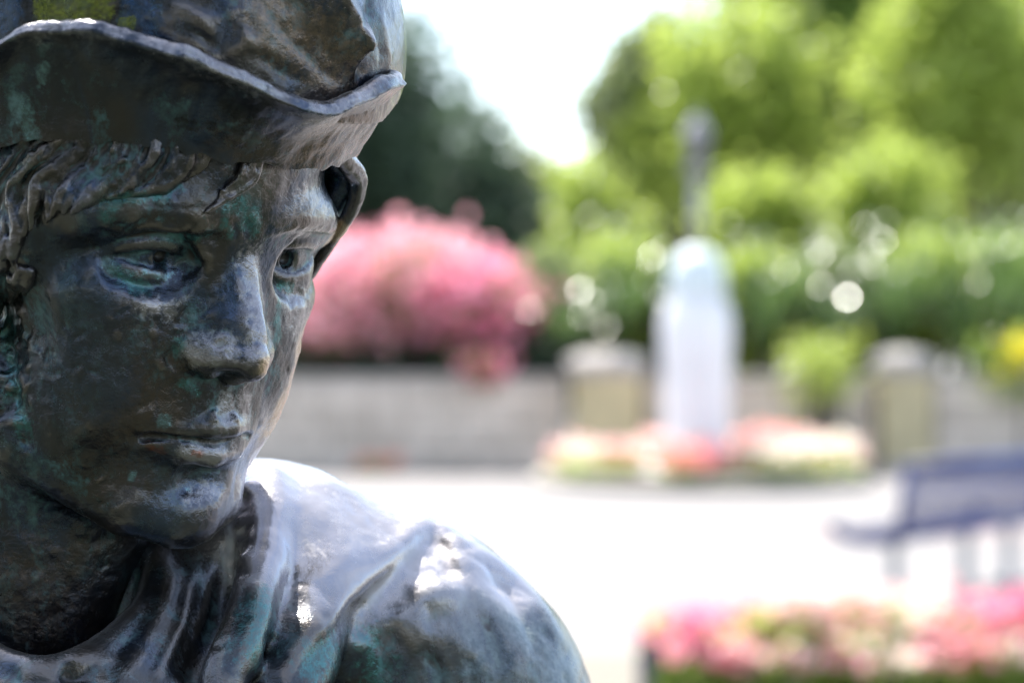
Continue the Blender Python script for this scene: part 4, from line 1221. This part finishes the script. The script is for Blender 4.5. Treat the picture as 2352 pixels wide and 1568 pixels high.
stained('verdigris', H, [(420, 878), (440, 890), (452, 900)], 2)
stained('pale', H, [(372, 966), (384, 969)], 2.2)
stained('pale', H, [(246, 604), (256, 616)], 2.5)
stained('pale', H, [(330, 625), (372, 636), (405, 626)], 1.3)
stained('pale', H, [(300, 1098), (306, 1088)], 1.6)
stained('pale', H, [(432, 1124)], 1.6)
stained('copper', H, [(344, 1026), (372, 1032)], 1.8)
stained('copper', H, [(446, 1040), (464, 1044)], 1.3)
stained('verdigris', HA, [(330, 450), (380, 445), (420, 420)], 2.5)
stained('dark', CR, [(-20, 40), (20, 30), (60, 20), (80, 30)], 10)
stained('dark', CR, [(230, 30), (262, 36), (270, 50)], 7)
stained('blue', CR, [(0, 50), (30, 20)], 5)
stained('blue', CR, [(320, 10), (330, 40), (350, 62), (370, 80)], 7)
stained('yellow', CR, [(104, 8), (150, 12), (200, 10), (240, 4)], 4.5)
stained('yellow', CR, [(106, 26), (150, 28), (210, 30), (236, 26)], 4.5)
stained('yellow', CR, [(110, 40), (160, 46), (210, 46)], 4)
stained('yellow', CR, [(286, 58), (298, 56)], 2.2)
stained('brown', H, [(300, 800), (330, 860), (320, 930), (280, 980)], 16)
stained('brown', H, [(300, 1060), (340, 1120)], 12)
stained('brown', H, [(430, 1200), (500, 1190)], 8)
stained('brown', H, [(690, 500), (740, 505)], 9)
stained('brown', H, [(606, 835), (612, 850)], 5)
stained('brown', H, [(100, 1350), (150, 1420), (120, 1480)], 20)
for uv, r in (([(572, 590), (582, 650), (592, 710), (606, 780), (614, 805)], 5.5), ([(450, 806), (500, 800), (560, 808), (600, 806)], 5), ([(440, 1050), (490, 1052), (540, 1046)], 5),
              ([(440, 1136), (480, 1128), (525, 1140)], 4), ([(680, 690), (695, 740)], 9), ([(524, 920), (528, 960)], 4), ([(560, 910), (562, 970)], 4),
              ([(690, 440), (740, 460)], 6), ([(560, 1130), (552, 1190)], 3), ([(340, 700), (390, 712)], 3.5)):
    stained('worn', H, uv, r)  # rubbed nose metal, with sky highlights painted into lips, chin and cheek
stained('sheen', CO, [(620, 1100), (720, 1130), (820, 1180), (930, 1215)], 34)  # broad sky reflection painted over shoulder and sleeve top
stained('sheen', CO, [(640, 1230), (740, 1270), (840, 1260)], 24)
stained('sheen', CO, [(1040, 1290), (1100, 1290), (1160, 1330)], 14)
stained('verdigris', H, [(12, 650), (24, 760), (40, 880), (60, 970)], 5)
stained('verdigris', CO, [(600, 1400), (590, 1470)], 9)
stained('verdigris', CO, [(840, 1480), (860, 1540)], 9)
stained('verdigris', CO, [(720, 1540), (760, 1500)], 8)
stained('tan', CR, [(650, 40), (710, 90), (780, 150)], 13)
stained('brass', H, [(706, 775), (690, 830), (668, 890), (640, 950), (612, 1000), (594, 1028)], 6)  # reflected paving light painted down the far cheek
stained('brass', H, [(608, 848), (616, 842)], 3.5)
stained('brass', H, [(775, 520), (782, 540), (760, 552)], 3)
stained('worn', HA, [(824, 372), (834, 400)], 4)
stained('bluish', H, [(190, 790), (220, 860), (180, 900)], 13)
stained('bluish', H, [(360, 1080), (380, 1140), (370, 1200)], 12)
stained('bluish', H, [(160, 640), (210, 690)], 12)
# the brim is a loft: find the seen point among its own vertices
_bw = HT + BRIM_V @ HM.T / 1000.0
_bp = np.stack([1176 + FPX * _bw[:, 0] / _bw[:, 1], 784 - FPX * (_bw[:, 2] - 1.64) / _bw[:, 1]], -1)
_out = np.repeat([p[2] < 2 for p in prof], NT) & (_bw[:, 1] < 1.02)
def brim_pt(uv):
    dd = np.where(_out, np.hypot(_bp[:, 0] - uv[0], _bp[:, 1] - uv[1]), 1e9)
    return _bw[dd.argmin()]
for kind, uv, r in (('pale', [(40, 232), (48, 250), (58, 275), (66, 300), (74, 316)], 3.2), ('pale', [(60, 300), (84, 316)], 2.6), ('pale', [(98, 145), (96, 175), (92, 195)], 1.8),
                    ('dark', [(516, 238), (536, 252)], 2.2), ('dark', [(548, 262), (576, 232)], 2.2), ('dark', [(566, 276), (588, 254)], 1.8), ('dark', [(424, 282), (434, 290)], 2.6),
                    ('dark', [(484, 282), (486, 290)], 1.5), ('dark', [(548, 296), (566, 300)], 1.8), ('tan', [(760, 290), (830, 270), (890, 240)], 10), ('tan', [(720, 350), (800, 340), (850, 310)], 9), ('brown', [(560, 330), (640, 320), (720, 330)], 14), ('worn', [(480, 140), (560, 170), (640, 205), (720, 240), (780, 236), (840, 206), (890, 186)], 5), ('worn', [(60, 55), (110, 48), (200, 54), (330, 80), (400, 106), (480, 138)], 5)):  # tan: ground light painted under the brim; rim highlights painted too
    u = spline(np.array(uv, float), 4)
    STAINS.setdefault(kind, []).append((np.array([brim_pt(x) for x in u]), r / 1000.0))

def apply_stains(o):
    me = o.data; n = len(me.vertices)
    v = np.empty(n * 3, np.float32); me.vertices.foreach_get('co', v); v = v.reshape(-1, 3) + np.array(statue.location)
    for kind, lst in STAINS.items():
        w = np.zeros(n, np.float32)
        for pts, r in lst:
            lo = pts.min(0) - 3 * r; hi = pts.max(0) + 3 * r
            ok = np.where(((v > lo) & (v < hi)).all(1))[0]
            if not len(ok): continue
            d = np.full(len(ok), 1e9)
            for p in pts: d = np.minimum(d, np.linalg.norm(v[ok] - p, axis=1))
            w[ok] = np.maximum(w[ok], np.clip(1.0 - 0.5 * d / r, 0, 1))
        if w.any():
            a = me.attributes.new('stain_' + kind, 'FLOAT', 'POINT'); a.data.foreach_set('value', w)

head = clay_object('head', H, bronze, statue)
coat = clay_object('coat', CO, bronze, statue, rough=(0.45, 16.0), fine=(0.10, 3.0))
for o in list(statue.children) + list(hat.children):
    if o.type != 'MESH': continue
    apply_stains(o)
    if o.name in ('crown', 'coat'):
        nrm = np.empty(len(o.data.vertices) * 3, np.float32); o.data.vertex_normals.foreach_get('vector', nrm)
        nrm = nrm.reshape(-1, 3)
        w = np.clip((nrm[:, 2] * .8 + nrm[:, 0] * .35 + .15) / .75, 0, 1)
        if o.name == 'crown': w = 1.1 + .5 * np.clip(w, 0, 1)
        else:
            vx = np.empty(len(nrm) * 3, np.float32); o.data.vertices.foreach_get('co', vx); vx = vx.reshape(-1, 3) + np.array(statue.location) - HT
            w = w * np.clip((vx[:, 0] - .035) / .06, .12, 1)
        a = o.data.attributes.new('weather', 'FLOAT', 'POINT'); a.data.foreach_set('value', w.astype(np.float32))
m = MB()
m.lathe([(.20, .0), (.23, .02), (.25, .5), (.24, 1.0), (.215, 1.30), (.19, 1.37), (.02, 1.38)], n=48, sx=.85, sy=.5)
skirt = m.build('coat_skirt', bronze, statue, True); skirt.location = (-.02, .02, 0)
statue['label'] = 'weathered bronze statue of a young man in a turned-up hat and open coat'
statue['category'] = 'statue'
